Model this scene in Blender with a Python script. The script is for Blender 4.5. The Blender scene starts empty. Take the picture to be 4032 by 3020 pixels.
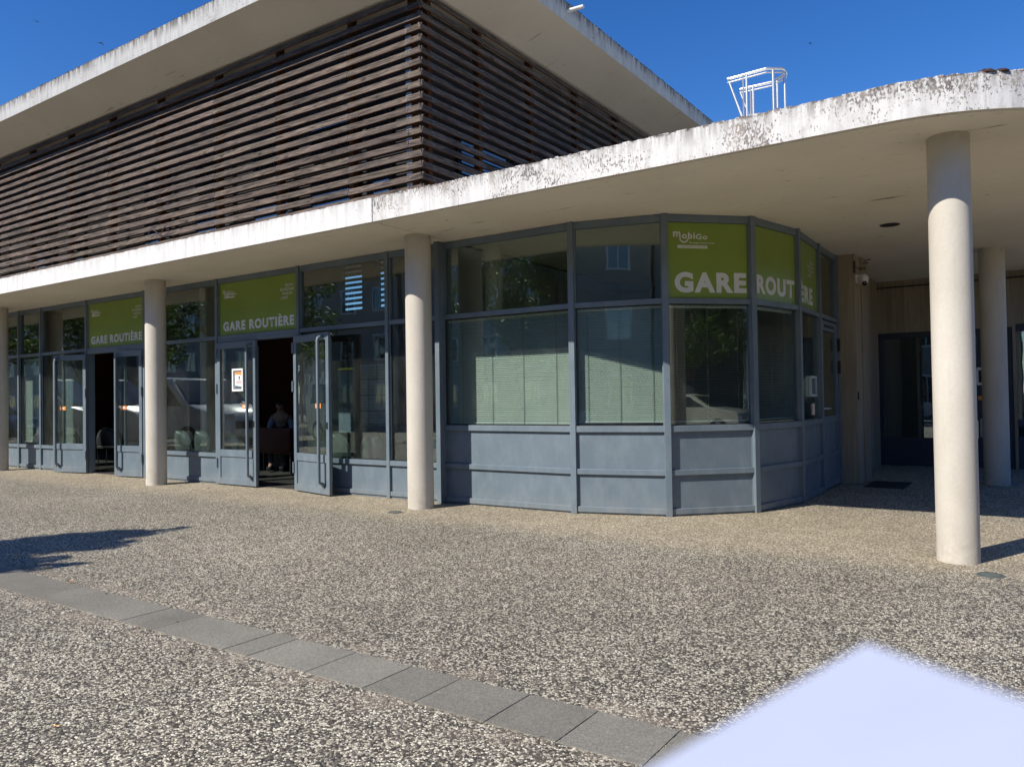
import bpy, bmesh, math, random
from mathutils import Vector, Matrix, noise as mnoise
random.seed(7)
C = bpy.context.scene.collection
R = math.radians
EYE = 1.45

# ---------------------------------------------------------------- camera
cam = bpy.data.cameras.new('camera'); camo = bpy.data.objects.new('camera', cam); C.objects.link(camo)
rt = Vector((0.82585551, 0.56367606, -0.01523081)); up = Vector((0.02286514, -0.00648741, 0.99971751)); fw = Vector((-0.56341802, 0.82597047, 0.0182462))
camo.matrix_world = Matrix(((rt.x, up.x, -fw.x, 0), (rt.y, up.y, -fw.y, 0), (rt.z, up.z, -fw.z, EYE), (0, 0, 0, 1)))
cam.sensor_width = 36; cam.lens = 3051.1 / 4032 * 36
cam.clip_start = 0.02; cam.clip_end = 3000
cam.dof.use_dof = True; cam.dof.focus_distance = 9.0; cam.dof.aperture_fstop = 6.8
bpy.context.scene.camera = camo

# ---------------------------------------------------------------- world, sun, exposure
SUN = Vector((-0.42, -1.0, 1.0)).normalized()          # towards the sun
elev = math.asin(SUN.z); azim = math.atan2(SUN.x, SUN.y)
wd = bpy.data.worlds.new('World'); bpy.context.scene.world = wd; wd.use_nodes = True
nt = wd.node_tree; bg = nt.nodes['Background']
sky = nt.nodes.new('ShaderNodeTexSky'); sky.sky_type = 'NISHITA'; sky.sun_disc = False
sky.sun_elevation = elev; sky.sun_rotation = azim; sky.altitude = 1200; sky.air_density = 1.0; sky.dust_density = 0.1; sky.ozone_density = 3.0
hs = nt.nodes.new('ShaderNodeHueSaturation'); hs.inputs['Saturation'].default_value = 1.32; hs.inputs['Hue'].default_value = 0.511
nt.links.new(sky.outputs[0], hs.inputs['Color']); nt.links.new(hs.outputs[0], bg.inputs[0]); bg.inputs[1].default_value = 0.118
sl = bpy.data.lights.new('sun', 'SUN'); sl.energy = 4.6; sl.angle = R(0.53); sl.color = (1.0, 0.94, 0.86)
so = bpy.data.objects.new('sun', sl); C.objects.link(so); so.rotation_euler = SUN.to_track_quat('Z', 'Y').to_euler(); so.location = (-10, -30, 30)
vs = bpy.context.scene.view_settings
vs.view_transform = 'Standard'; vs.look = 'None'; vs.exposure = 0.42; vs.gamma = 1; vs.use_curve_mapping = False
cy = bpy.context.scene.cycles
cy.max_bounces = 10; cy.diffuse_bounces = 5; cy.glossy_bounces = 5; cy.transparent_max_bounces = 24; cy.caustics_reflective = False; cy.caustics_refractive = False
cy.sample_clamp_indirect = 6

# ---------------------------------------------------------------- material helpers
class NT:
    def __init__(s, name, col=(0.5, 0.5, 0.5), rough=0.6, metal=0.0, spec=0.5):
        s.m = bpy.data.materials.new(name); s.m.use_nodes = True; s.t = s.m.node_tree; s.n = s.t.nodes; s.b = s.n['Principled BSDF']
        s.b.inputs['Base Color'].default_value = (*col, 1); s.b.inputs['Roughness'].default_value = rough
        s.b.inputs['Metallic'].default_value = metal; s.b.inputs['Specular IOR Level'].default_value = spec
        s._p = None
    def new(s, t, **k):
        x = s.n.new(t)
        for a, v in k.items(): setattr(x, a, v)
        return x
    def lk(s, a, b): s.t.links.new(a, b)
    def pos(s, sc=(1, 1, 1), rot=(0, 0, 0)):
        g = s.new('ShaderNodeNewGeometry'); mp = s.new('ShaderNodeMapping'); mp.inputs['Scale'].default_value = sc; mp.inputs['Rotation'].default_value = rot
        s.lk(g.outputs['Position'], mp.inputs['Vector']); return mp.outputs[0]
    def noise(s, v, scale, detail=4, rough=0.55, dist=0):
        x = s.new('ShaderNodeTexNoise'); x.inputs['Scale'].default_value = scale; x.inputs['Detail'].default_value = detail
        x.inputs['Roughness'].default_value = rough; x.inputs['Distortion'].default_value = dist
        s.lk(v, x.inputs['Vector']); return x.outputs['Fac']
    def vor(s, v, scale, feature='F1'):
        x = s.new('ShaderNodeTexVoronoi', feature=feature); x.inputs['Scale'].default_value = scale; s.lk(v, x.inputs['Vector']); return x
    def ramp(s, f, pts, interp='LINEAR'):
        x = s.new('ShaderNodeValToRGB'); cr = x.color_ramp; cr.interpolation = interp
        while len(cr.elements) < len(pts): cr.elements.new(0.5)
        for e, (p, c) in zip(cr.elements, pts):
            e.position = p; e.color = (c, c, c, 1) if not isinstance(c, tuple) else (*c, 1)
        s.lk(f, x.inputs[0]); return x.outputs[0]
    def mix(s, f, a, b, mode='MIX'):
        x = s.new('ShaderNodeMix', data_type='RGBA', blend_type=mode)
        for i, v in ((0, f), (6, a), (7, b)):
            if isinstance(v, (int, float)): x.inputs[i].default_value = v
            elif isinstance(v, tuple): x.inputs[i].default_value = (*v, 1)
            else: s.lk(v, x.inputs[i])
        return x.outputs[2]
    def math(s, op, a, b=0.0, c=None):
        x = s.new('ShaderNodeMath', operation=op)
        for i, v in ((0, a), (1, b), (2, c)):
            if v is None: continue
            if isinstance(v, (int, float)): x.inputs[i].default_value = v
            else: s.lk(v, x.inputs[i])
        return x.outputs[0]
    def sep(s, v):
        x = s.new('ShaderNodeSeparateXYZ'); s.lk(v, x.inputs[0]); return x.outputs
    def smooth(s, v, a, b):
        x = s.new('ShaderNodeMapRange', interpolation_type='SMOOTHSTEP'); x.inputs[1].default_value = a; x.inputs[2].default_value = b; s.lk(v, x.inputs[0]); return x.outputs[0]
    def bump(s, h, strength=0.3, dist=0.01):
        x = s.new('ShaderNodeBump'); x.inputs['Strength'].default_value = strength; x.inputs['Distance'].default_value = dist
        s.lk(h, x.inputs['Height']); s.lk(x.outputs[0], s.b.inputs['Normal']); return x
    def col(s, c): s.lk(c, s.b.inputs['Base Color'])
    def rough(s, c): s.lk(c, s.b.inputs['Roughness'])

def plain(name, col, rough=0.6, metal=0.0, var=0.12, scale=9, spec=0.5):
    k = NT(name, col, rough, metal, spec); p = k.pos(); n = k.noise(p, scale, 5)
    k.col(k.ramp(n, [(0.3, tuple(c * (1 - var) for c in col)), (0.7, tuple(min(1, c * (1 + var)) for c in col))])); return k.m

def mk_paving():
    k = NT('exposed_pebble_concrete', rough=0.75, spec=0.3)
    p = k.pos(); v = k.vor(p, 90); e = k.vor(p, 90, 'DISTANCE_TO_EDGE')
    s = k.sep(v.outputs['Color'])[0]
    peb = k.ramp(s, [(0.0, (0.038, 0.034, 0.029)), (0.19, (0.085, 0.074, 0.06)), (0.36, (0.17, 0.15, 0.12)), (0.50, (0.30, 0.267, 0.20)), (0.62, (0.54, 0.485, 0.36)), (0.80, (0.78, 0.715, 0.54)), (0.93, (0.90, 0.84, 0.66))], 'CONSTANT')
    xyz = k.sep(p)
    nb = k.noise(p, 0.9, 4)
    # cleaner, sandier strip sheltered by the canopy
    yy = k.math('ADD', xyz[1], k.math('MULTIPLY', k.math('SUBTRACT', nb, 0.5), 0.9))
    zone = k.math('MULTIPLY', k.smooth(yy, 6.6, 7.6), k.math('SUBTRACT', 1.0, k.math('MULTIPLY', k.smooth(yy, 9.3, 10.8), 0.85)))  # sand fades out towards the rear: passage shade painted into the colour
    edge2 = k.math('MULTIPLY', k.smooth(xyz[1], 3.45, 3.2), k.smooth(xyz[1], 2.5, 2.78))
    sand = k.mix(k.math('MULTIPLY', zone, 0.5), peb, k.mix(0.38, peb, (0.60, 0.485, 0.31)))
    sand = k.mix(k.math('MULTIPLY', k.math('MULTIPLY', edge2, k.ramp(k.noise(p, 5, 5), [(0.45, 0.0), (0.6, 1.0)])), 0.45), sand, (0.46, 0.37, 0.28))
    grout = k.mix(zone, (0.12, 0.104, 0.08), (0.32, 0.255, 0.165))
    c = k.mix(k.ramp(e.outputs['Distance'], [(0.02, 0.0), (0.085, 1.0)]), grout, sand)
    big = k.noise(p, 0.35, 5, 0.6); mid = k.noise(p, 2.6, 4)
    c = k.mix(1.0, c, k.ramp(big, [(0.3, 0.82), (0.7, 1.1)]), 'MULTIPLY')
    c = k.mix(1.0, c, k.ramp(mid, [(0.3, 0.90), (0.7, 1.08)]), 'MULTIPLY')
    st_ = k.ramp(k.noise(p, 1.15, 6, 0.65, 0.8), [(0.60, 0.0), (0.72, 1.0)])
    c = k.mix(k.math('MULTIPLY', st_, 0.13), c, (0.12, 0.105, 0.09))
    gum = k.ramp(k.noise(p, 9.0, 1), [(0.80, 0.0), (0.815, 0.75)]); c = k.mix(gum, c, (0.09, 0.085, 0.08))
    k.col(c)
    h = k.ramp(e.outputs['Distance'], [(0.0, 0.0), (0.12, 0.75), (0.35, 1.0)])
    h = k.mix(0.35, h, s)
    k.bump(h, 0.85, 0.0042)
    return k.m

def mk_granite():
    k = NT('grey_granite', rough=0.7); p = k.pos(); v = k.vor(p, 260)
    s = k.sep(v.outputs['Color'])[0]
    c = k.ramp(s, [(0.0, (0.10, 0.097, 0.088)), (0.5, (0.215, 0.208, 0.188)), (1.0, (0.42, 0.405, 0.365))])
    c = k.mix(0.5, c, k.ramp(k.noise(p, 60, 4), [(0.3, (0.165, 0.16, 0.143)), (0.7, (0.27, 0.262, 0.235))]))
    c = k.mix(1.0, c, k.ramp(k.noise(p, 1.6, 5, 0.6), [(0.3, 0.82), (0.7, 1.12)]), 'MULTIPLY')
    at = k.new('ShaderNodeAttribute', attribute_name='tint'); c = k.mix(1.0, c, at.outputs['Color'], 'MULTIPLY')
    sp = k.ramp(k.noise(p, 7, 2), [(0.77, 1.0), (0.80, 0.35)]); c = k.mix(1.0, c, sp, 'MULTIPLY')
    c = k.mix(1.0, c, (0.98, 0.95, 0.86), 'MULTIPLY'); k.col(c); k.b.inputs['Specular IOR Level'].default_value = 0.25; k.bump(s, 0.35, 0.002); return k.m

def mk_conc_white(name, peel=0.5, z0=3.637, z1=3.93, base=(0.74, 0.73, 0.70), dark=1.0, streak=1.0):
    k = NT(name, rough=0.85, spec=0.2); p = k.pos(); xyz = k.sep(p)
    st = k.noise(k.pos((9, 9, 0.7)), 1.0, 6, 0.65)
    c = k.mix(k.ramp(st, [(0.42, 0.0), (0.75, 1.0)]), base, tuple(b * 0.72 for b in base))
    top = k.smooth(xyz[2], z0 + (z1 - z0) * 0.35, z1)
    dk = k.math('MULTIPLY', k.math('MULTIPLY', top, streak), k.ramp(k.noise(k.pos((14, 14, 1.0)), 1.0, 7, 0.7), [(0.42, 0.0), (0.62, 1.0)]))
    c = k.mix(k.math('MULTIPLY', dk, 0.75), c, (0.17, 0.155, 0.14))
    # flaking paint, bare render showing in irregular patches
    area = k.ramp(k.noise(k.pos((1.0, 1.0, 2.2)), 1.5, 3, 0.5), [(0.53 - 0.10 * peel, 0.0), (0.70, 1.0)])
    fl = k.noise(k.pos((1.0, 1.0, 0.62)), 52, 7, 0.66)
    thr = k.math('ADD', fl, k.math('MULTIPLY', area, 0.17 * peel))
    f1 = k.ramp(thr, [(0.655, 0.0), (0.675, 1.0)])
    pc = k.ramp(k.noise(p, 5, 4), [(0.35, (0.17, 0.155, 0.145)), (0.52, (0.27, 0.24, 0.215)), (0.66, (0.40, 0.345, 0.27))])
    c = k.mix(f1, c, pc)
    rim = k.math('MULTIPLY', k.ramp(thr, [(0.62, 0.0), (0.645, 1.0)]), k.ramp(thr, [(0.665, 1.0), (0.68, 0.0)]))
    c = k.mix(k.math('MULTIPLY', rim, 0.3), c, (0.3, 0.26, 0.23))
    gm_ = k.ramp(k.noise(k.pos((1.0, 1.0, 0.5)), 13, 8, 0.75), [(0.50, 0.0), (0.66, 1.0)]); c = k.mix(k.math('MULTIPLY', gm_, 0.42 * peel), c, (0.36, 0.34, 0.31))
    drip = k.ramp(k.noise(k.pos((24, 24, 0.35)), 1.0, 4, 0.6), [(0.60, 0.0), (0.70, 1.0)]); c = k.mix(k.math('MULTIPLY', drip, 0.5 * streak * 0.6), c, (0.24, 0.22, 0.20))
    moss = k.math('MULTIPLY', k.smooth(xyz[2], z1 - 0.035, z1 - 0.002), k.ramp(k.noise(p, 22, 5, 0.7), [(0.47, 0.0), (0.56, 1.0)]))
    c = k.mix(k.math('MULTIPLY', moss, 0.8 * dark), c, (0.07, 0.055, 0.04))
    k.col(c); k.bump(k.mix(0.6, k.noise(p, 35, 6, 0.7), k.mix(1.0, f1, (0, 0, 0), 'MIX')), 0.25, 0.006)
    k.bump(k.math('SUBTRACT', k.noise(p, 35, 6, 0.7), f1), 0.3, 0.006)
    return k.m

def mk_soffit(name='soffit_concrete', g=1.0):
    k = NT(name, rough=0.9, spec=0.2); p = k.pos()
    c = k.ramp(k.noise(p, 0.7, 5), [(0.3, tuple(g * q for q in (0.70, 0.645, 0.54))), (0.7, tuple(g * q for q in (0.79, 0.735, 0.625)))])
    lines = k.noise(k.pos((0.9, 9, 1)), 1.0, 7, 0.7)
    xyz = k.sep(p)
    f = k.math('MULTIPLY', k.ramp(lines, [(0.63, 0.0), (0.67, 1.0)]), k.ramp(k.noise(p, 1.1, 3), [(0.44, 0.0), (0.54, 1.0)]))
    c = k.mix(k.math('MULTIPLY', f, 0.8), c, (0.16, 0.125, 0.095))
    spots = k.ramp(k.noise(k.pos((1, 2.4, 1)), 7, 5, 0.6), [(0.67, 0.0), (0.73, 1.0)])
    c = k.mix(k.math('MULTIPLY', spots, 0.75), c, (0.2, 0.17, 0.14))
    wv = k.math('FRACT', k.math('MULTIPLY', xyz[1], 0.82)); seam = k.ramp(wv, [(0.0, 1.0), (0.012, 0.0)])
    sm = k.math('MULTIPLY', seam, k.ramp(k.noise(k.pos((0.6, 0.1, 1)), 1.4, 5, 0.7), [(0.5, 0.0), (0.62, 1.0)]))
    c = k.mix(k.math('MULTIPLY', sm, 0.45), c, (0.25, 0.21, 0.16))
    k.col(c); k.bump(k.noise(p, 3, 6, 0.6), 0.12, 0.02); return k.m

def mk_column():
    k = NT('column_concrete', rough=0.75, spec=0.3); p = k.pos(); xyz = k.sep(p)
    c = k.ramp(k.noise(k.pos((1, 1, 0.5)), 2.2, 6, 0.6), [(0.3, (0.53, 0.49, 0.41)), (0.7, (0.64, 0.60, 0.515))])
    pit = k.ramp(k.noise(k.pos((1, 1, 0.6)), 17, 5, 0.7), [(0.69, 0.0), (0.74, 1.0)])
    c = k.mix(k.math('MULTIPLY', pit, 0.4), c, (0.27, 0.23, 0.18))
    sp2 = k.ramp(k.noise(p, 48, 6, 0.75), [(0.40, 0.96), (0.62, 1.02)]); c = k.mix(1.0, c, sp2, 'MULTIPLY')
    run = k.ramp(k.noise(k.pos((7, 7, 0.35)), 1.0, 5, 0.65), [(0.55, 0.0), (0.72, 1.0)]); c = k.mix(k.math('MULTIPLY', run, 0.3), c, (0.38, 0.34, 0.27))
    base = k.math('MULTIPLY', k.smooth(xyz[2], 0.5, 0.0), k.ramp(k.noise(p, 8, 5, 0.7), [(0.4, 0.0), (0.7, 1.0)]))
    c = k.mix(k.math('MULTIPLY', base, 0.5), c, (0.33, 0.28, 0.21))
    topd = k.math('MULTIPLY', k.smooth(xyz[2], 3.48, 3.637), k.ramp(k.noise(p, 12, 4), [(0.35, 0.2), (0.7, 1.0)]))
    c = k.mix(k.math('MULTIPLY', topd, 0.5), c, (0.30, 0.25, 0.19))
    k.col(c); k.bump(k.math('SUBTRACT', k.noise(p, 9, 6, 0.65), pit), 0.15, 0.008); return k.m

def mk_board_conc():
    k = NT('board_marked_concrete', rough=0.88, spec=0.2); p = k.pos(); xyz = k.sep(p)
    sx = k.math('ADD', xyz[0], xyz[1]); fr = k.math('FRACT', k.math('MULTIPLY', sx, 3.4))
    seam = k.ramp(fr, [(0.0, 1.0), (0.03, 0.0)])
    fl = k.math('FLOOR', k.math('MULTIPLY', sx, 3.4)); w = k.new('ShaderNodeTexWhiteNoise', noise_dimensions='1D'); k.lk(fl, w.inputs['W'])
    c = k.ramp(k.noise(k.pos((14, 14, 0.9)), 1.0, 6, 0.6), [(0.3, (0.28, 0.235, 0.165)), (0.7, (0.41, 0.35, 0.26))])
    c = k.mix(1.0, c, k.ramp(w.outputs[0], [(0.0, 0.88), (1.0, 1.08)]), 'MULTIPLY')
    c = k.mix(k.math('MULTIPLY', seam, 0.35), c, (0.16, 0.12, 0.08))
    c = k.mix(k.ramp(k.noise(p, 14, 4), [(0.72, 0.0), (0.76, 0.6)]), c, (0.18, 0.13, 0.09))
    k.col(c); k.bump(k.math('SUBTRACT', k.noise(k.pos((20, 20, 1.5)), 1, 5), seam), 0.4, 0.008); return k.m

def mk_wood(name, a, b, metal=0):
    k = NT(name, rough=0.8, spec=0.25)
    at = k.new('ShaderNodeAttribute', attribute_name='tint'); uv = k.new('ShaderNodeUVMap')
    # uv: u along the board in metres, v across it, offset per board
    mp = k.new('ShaderNodeMapping'); mp.inputs['Scale'].default_value = (1.1, 16, 1); k.lk(uv.outputs[0], mp.inputs[0])
    g = k.noise(mp.outputs[0], 2.2, 7, 0.62, 1.2)
    mp2 = k.new('ShaderNodeMapping'); mp2.inputs['Scale'].default_value = (0.9, 1.5, 1); k.lk(uv.outputs[0], mp2.inputs[0])
    big = k.noise(mp2.outputs[0], 1.3, 4)
    mp3 = k.new('ShaderNodeMapping'); mp3.inputs['Scale'].default_value = (3, 6, 1); k.lk(uv.outputs[0], mp3.inputs[0])
    vk = k.vor(mp3.outputs[0], 0.55)
    c = k.ramp(g, [(0.36, a), (0.50, tuple((x + y) / 2 for x, y in zip(a, b))), (0.64, b)])
    c = k.mix(1.0, c, k.ramp(big, [(0.3, 0.72), (0.7, 1.25)]), 'MULTIPLY')
    c = k.mix(k.ramp(vk.outputs['Distance'], [(0.05, 0.8), (0.12, 0.0)]), c, tuple(x * 0.45 for x in a))
    c = k.mix(1.0, c, at.outputs['Color'], 'MULTIPLY')
    k.col(c); k.bump(g, 0.35, 0.004); return k.m

def mk_metal_paint():
    k = NT('blue_grey_paint', rough=0.42, spec=0.45); p = k.pos()
    c = k.ramp(k.noise(p, 1.4, 5, 0.6), [(0.3, (0.125, 0.165, 0.195)), (0.7, (0.148, 0.192, 0.226))])
    dust = k.math('MULTIPLY', k.ramp(k.noise(k.pos((3, 3, 1.4)), 1.5, 6, 0.7), [(0.46, 0.0), (0.70, 1.0)]), 0.30)
    c = k.mix(dust, c, (0.27, 0.31, 0.335)); xyz = k.sep(p)
    low = k.math('MULTIPLY', k.smooth(xyz[2], 0.28, 0.0), k.ramp(k.noise(k.pos((5, 5, 2)), 2, 5), [(0.35, 0.0), (0.7, 0.55)]))
    c = k.mix(low, c, (0.25, 0.255, 0.24))
    k.col(c); k.rough(k.ramp(k.noise(p, 5, 5), [(0.3, 0.36), (0.7, 0.55)])); k.bump(k.noise(p, 2.2, 3), 0.05, 0.02); return k.m

def mk_glass(name, tint=(0.84, 0.90, 0.87), wob=0.02):
    k = NT(name); t = k.new('ShaderNodeBsdfTransparent'); t.inputs[0].default_value = (*tint, 1)
    g = k.new('ShaderNodeBsdfGlossy'); g.inputs['Roughness'].default_value = 0.0; g.inputs[0].default_value = (0.9, 0.96, 0.94, 1)
    p = k.pos(); b = k.new('ShaderNodeBump'); b.inputs['Strength'].default_value = wob; b.inputs['Distance'].default_value = 0.05
    k.lk(k.noise(p, 1.1, 2), b.inputs['Height']); k.lk(b.outputs[0], g.inputs['Normal'])
    f = k.new('ShaderNodeFresnel'); ge = k.new('ShaderNodeNewGeometry'); k.lk(k.math('MULTIPLY_ADD', ge.outputs['Backfacing'], 1 / 1.6 - 1.6, 1.6), f.inputs[0])
    f2 = k.math('MULTIPLY_ADD', f.outputs[0], 0.95, 0.065)
    dirt = k.new('ShaderNodeBsdfDiffuse'); dirt.inputs[0].default_value = (0.6, 0.62, 0.58, 1)
    m = k.new('ShaderNodeMixShader'); k.lk(f2, m.inputs[0]); k.lk(t.outputs[0], m.inputs[1]); k.lk(g.outputs[0], m.inputs[2])
    m2 = k.new('ShaderNodeMixShader'); k.lk(k.ramp(k.noise(k.pos((1, 1, 0.5)), 2.4, 5, 0.65), [(0.4, 0.004), (0.8, 0.035)]), m2.inputs[0])
    k.lk(m.outputs[0], m2.inputs[1]); k.lk(dirt.outputs[0], m2.inputs[2])
    k.lk(m2.outputs[0], k.n['Material Output'].inputs['Surface']); return k.m

M = {}
M['paving'] = mk_paving(); M['granite'] = mk_granite()
M['fascia_l'] = mk_conc_white('white_painted_concrete', 0.12, streak=0.35, dark=0.3, base=(0.78, 0.77, 0.74))
M['fascia_r'] = mk_conc_white('flaking_white_concrete', 1.0, streak=1.0)
M['roofedge'] = mk_conc_white('weathered_roof_edge', 0.75, 7.55, 7.89, (0.52, 0.52, 0.50), streak=1.9)
M['soffit'] = mk_soffit(); M['soffit_up'] = mk_soffit('shade_toned_soffit_concrete', 0.58); M['column'] = mk_column(); M['board'] = mk_board_conc()  # upper soffit: same concrete as the canopy, darkened to carry shade under the eaves
M['slat'] = mk_wood('weathered_larch', (0.026, 0.019, 0.016), (0.150, 0.118, 0.095))
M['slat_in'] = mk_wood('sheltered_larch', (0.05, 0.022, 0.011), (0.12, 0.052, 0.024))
M['metal'] = mk_metal_paint()
M['glass'] = mk_glass('window_glass', wob=0.03); M['glass_dark'] = mk_glass('upper_window_glass', (0.5, 0.56, 0.56))
def mk_green():
    k = NT('green_film', rough=0.35); p = k.pos()
    k.col(k.ramp(k.noise(p, 1.2, 4), [(0.3, (0.20, 0.285, 0.042)), (0.7, (0.235, 0.33, 0.052))])); return k.m
M['green'] = mk_green()
M['letter'] = plain('pale_lettering', (0.66, 0.68, 0.68), 0.5, var=0.03)
M['blind'] = plain('pale_blind_slat', (0.50, 0.52, 0.47), 0.45, var=0.05)
M['cord'] = plain('blind_cord', (0.20, 0.24, 0.22))
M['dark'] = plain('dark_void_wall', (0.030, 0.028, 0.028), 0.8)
M['black'] = plain('black_plastic', (0.015, 0.016, 0.018), 0.45)
M['white'] = plain('white_plastic', (0.80, 0.80, 0.78), 0.4, var=0.03)
M['orange'] = plain('orange_sticker', (0.85, 0.30, 0.07), 0.5, var=0.06)
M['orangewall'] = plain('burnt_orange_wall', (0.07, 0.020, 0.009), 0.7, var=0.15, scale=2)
M['innerwall'] = plain('beige_inner_wall', (0.30, 0.29, 0.255), 0.8, var=0.1, scale=2)
M['steel'] = plain('brushed_aluminium', (0.72, 0.73, 0.74), 0.35, 0.85, var=0.05)
M['pipe'] = plain('white_pvc', (0.62, 0.61, 0.57), 0.5)
M['chair'] = plain('perforated_grey_green_metal', (0.17, 0.20, 0.19), 0.45, 0.3)
M['chairdark'] = plain('black_mesh', (0.03, 0.03, 0.032), 0.5)
def mk_tiles():
    k = NT('floor_tiles', rough=0.35); p = k.pos(); br = k.new('ShaderNodeTexBrick'); br.offset = 0
    for n_, v_ in (('Scale', 2.5), ('Mortar Size', 0.008), ('Brick Width', 1.0), ('Row Height', 1.0)): br.inputs[n_].default_value = v_
    br.inputs['Color1'].default_value = (0.07, 0.067, 0.062, 1); br.inputs['Color2'].default_value = (0.085, 0.08, 0.075, 1); br.inputs['Mortar'].default_value = (0.05, 0.05, 0.05, 1)
    k.lk(p, br.inputs[0]); k.col(br.outputs[0]); return k.m
M['tiles'] = mk_tiles()
M['asphalt'] = plain('asphalt', (0.055, 0.055, 0.058), 0.9, var=0.25, scale=30)
M['bracket'] = plain('galvanised_bracket', (0.22, 0.245, 0.27), 0.5, 0.3)
M['rubber'] = plain('joint_sealant', (0.10, 0.085, 0.085), 0.8)

# ---------------------------------------------------------------- mesh helpers
class Fr:                                    # local (s along, o outward, z up) -> world
    def __init__(s, p0=(0, 0), p1=(1, 0)):
        s.p = Vector((p0[0], p0[1], 0)); d = Vector((p1[0] - p0[0], p1[1] - p0[1], 0)); s.L = d.length; s.d = d.normalized(); s.n = Vector((s.d.y, -s.d.x, 0))
    def __call__(s, a, o, z): return s.p + s.d * a + s.n * o + Vector((0, 0, z))
class WF:
    def __call__(s, a, o, z): return Vector((a, o, z))
WORLD = WF()

class MB:
    def __init__(s): s.v = []; s.f = []; s.mi = []; s.tint = []; s.uv = []
    def add(s, vs, fs, mi=0, tint=None, uv=None):
        b = len(s.v); s.v += [tuple(v) for v in vs]
        for k, f in enumerate(fs):
            s.f.append([b + i for i in f]); s.mi.append(mi[k] if isinstance(mi, list) else mi); s.tint.append(tint or (1, 1, 1)); s.uv.append(uv[k] if uv else None)
        return s
    def box(s, a0, a1, o0, o1, z0, z1, fr=WORLD, mi=0, tint=None):
        vs = [fr(a, o, z) for a in (a0, a1) for o in (o0, o1) for z in (z0, z1)]
        return s.add(vs, [(0, 1, 3, 2), (4, 6, 7, 5), (0, 4, 5, 1), (2, 3, 7, 6), (0, 2, 6, 4), (1, 5, 7, 3)], mi, tint)
    def prism(s, pts, z0, z1, mi=0, side_mi=None):
        n = len(pts); vs = [(x, y, z0) for x, y in pts] + [(x, y, z1) for x, y in pts]
        fs = [tuple(reversed(range(n))), tuple(range(n, 2 * n))] + [(i, (i + 1) % n, n + (i + 1) % n, n + i) for i in range(n)]
        return s.add(vs, fs, [mi, mi] + [mi if side_mi is None else side_mi] * n)
    def tube(s, pts, r, seg=8, mi=0, closed=False, r2=None):
        pts = [Vector(p) for p in pts]; n = len(pts); vs = []; prev = None
        for i, p in enumerate(pts):
            a = pts[(i - 1) % n] if (i or closed) else p; b = pts[(i + 1) % n] if (i < n - 1 or closed) else p
            t = (b - a).normalized(); ref = Vector((0, 0, 1)) if abs(t.z) < 0.9 else Vector((1, 0, 0))
            if prev is None: x = t.cross(ref).normalized()
            else: x = (prev - t * prev.dot(t)).normalized()
            prev = x; y = t.cross(x); rr = r if r2 is None else r + (r2 - r) * i / (n - 1)
            vs += [p + (x * math.cos(q) + y * math.sin(q)) * rr for q in [2 * math.pi * j / seg for j in range(seg)]]
        fs = []
        for i in range(n if closed else n - 1):
            for j in range(seg):
                a, b = i * seg, ((i + 1) % n) * seg; fs.append((a + j, a + (j + 1) % seg, b + (j + 1) % seg, b + j))
        if not closed: fs += [tuple(reversed(range(seg))), tuple(range((n - 1) * seg, n * seg))]
        return s.add(vs, fs, mi)
    def lathe(s, c, prof, seg=32, mi=0):
        n = len(prof); vs = [(c[0] + r * math.cos(2 * math.pi * j / seg), c[1] + r * math.sin(2 * math.pi * j / seg), z) for r, z in prof for j in range(seg)]
        fs = [(i * seg + j, i * seg + (j + 1) % seg, (i + 1) * seg + (j + 1) % seg, (i + 1) * seg + j) for i in range(n - 1) for j in range(seg)]
        fs += [tuple(reversed(range(seg))), tuple(range((n - 1) * seg, n * seg))]
        return s.add(vs, fs, mi)
    def build(s, name, mats, parent=None, bevel=0, smooth=False, sub=0):
        me = bpy.data.meshes.new(name); me.from_pydata(s.v, [], s.f)
        mats = mats if isinstance(mats, (list, tuple)) else [mats]
        for m in mats: me.materials.append(m)
        for p, i in zip(me.polygons, s.mi): p.material_index = i
        if any(t != (1, 1, 1) for t in s.tint) or mats[0] in (M['slat'], M['slat_in'], M['granite']):
            at = me.attributes.new('tint', 'FLOAT_COLOR', 'CORNER'); k = 0
            for p, t in zip(me.polygons, s.tint):
                for _ in p.loop_indices: at.data[k].color = (*t, 1); k += 1
        if any(s.uv):
            ul = me.uv_layers.new(name='UVMap'); k = 0
            for p, u in zip(me.polygons, s.uv):
                for j, _ in enumerate(p.loop_indices):
                    ul.data[k].uv = u[j] if u else (0, 0); k += 1
        me.update()
        o = bpy.data.objects.new(name, me); C.objects.link(o)
        bm = bmesh.new(); bm.from_mesh(me); bmesh.ops.recalc_face_normals(bm, faces=bm.faces); bm.to_mesh(me); bm.free()
        if smooth:
            for p in me.polygons: p.use_smooth = True
            if smooth == 'auto': me.set_sharp_from_angle(angle=R(40))
        if bevel:
            b = o.modifiers.new('bevel', 'BEVEL'); b.width = bevel; b.segments = 2; b.limit_method = 'ANGLE'; b.angle_limit = R(50)
        if sub:
            m = o.modifiers.new('sub', 'SUBSURF'); m.levels = sub; m.render_levels = sub
        if parent: o.parent = parent; o.matrix_parent_inverse = parent.matrix_world.inverted() if False else Matrix.Translation(-parent.location) if parent.type == 'EMPTY' else Matrix()
        return o

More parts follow.
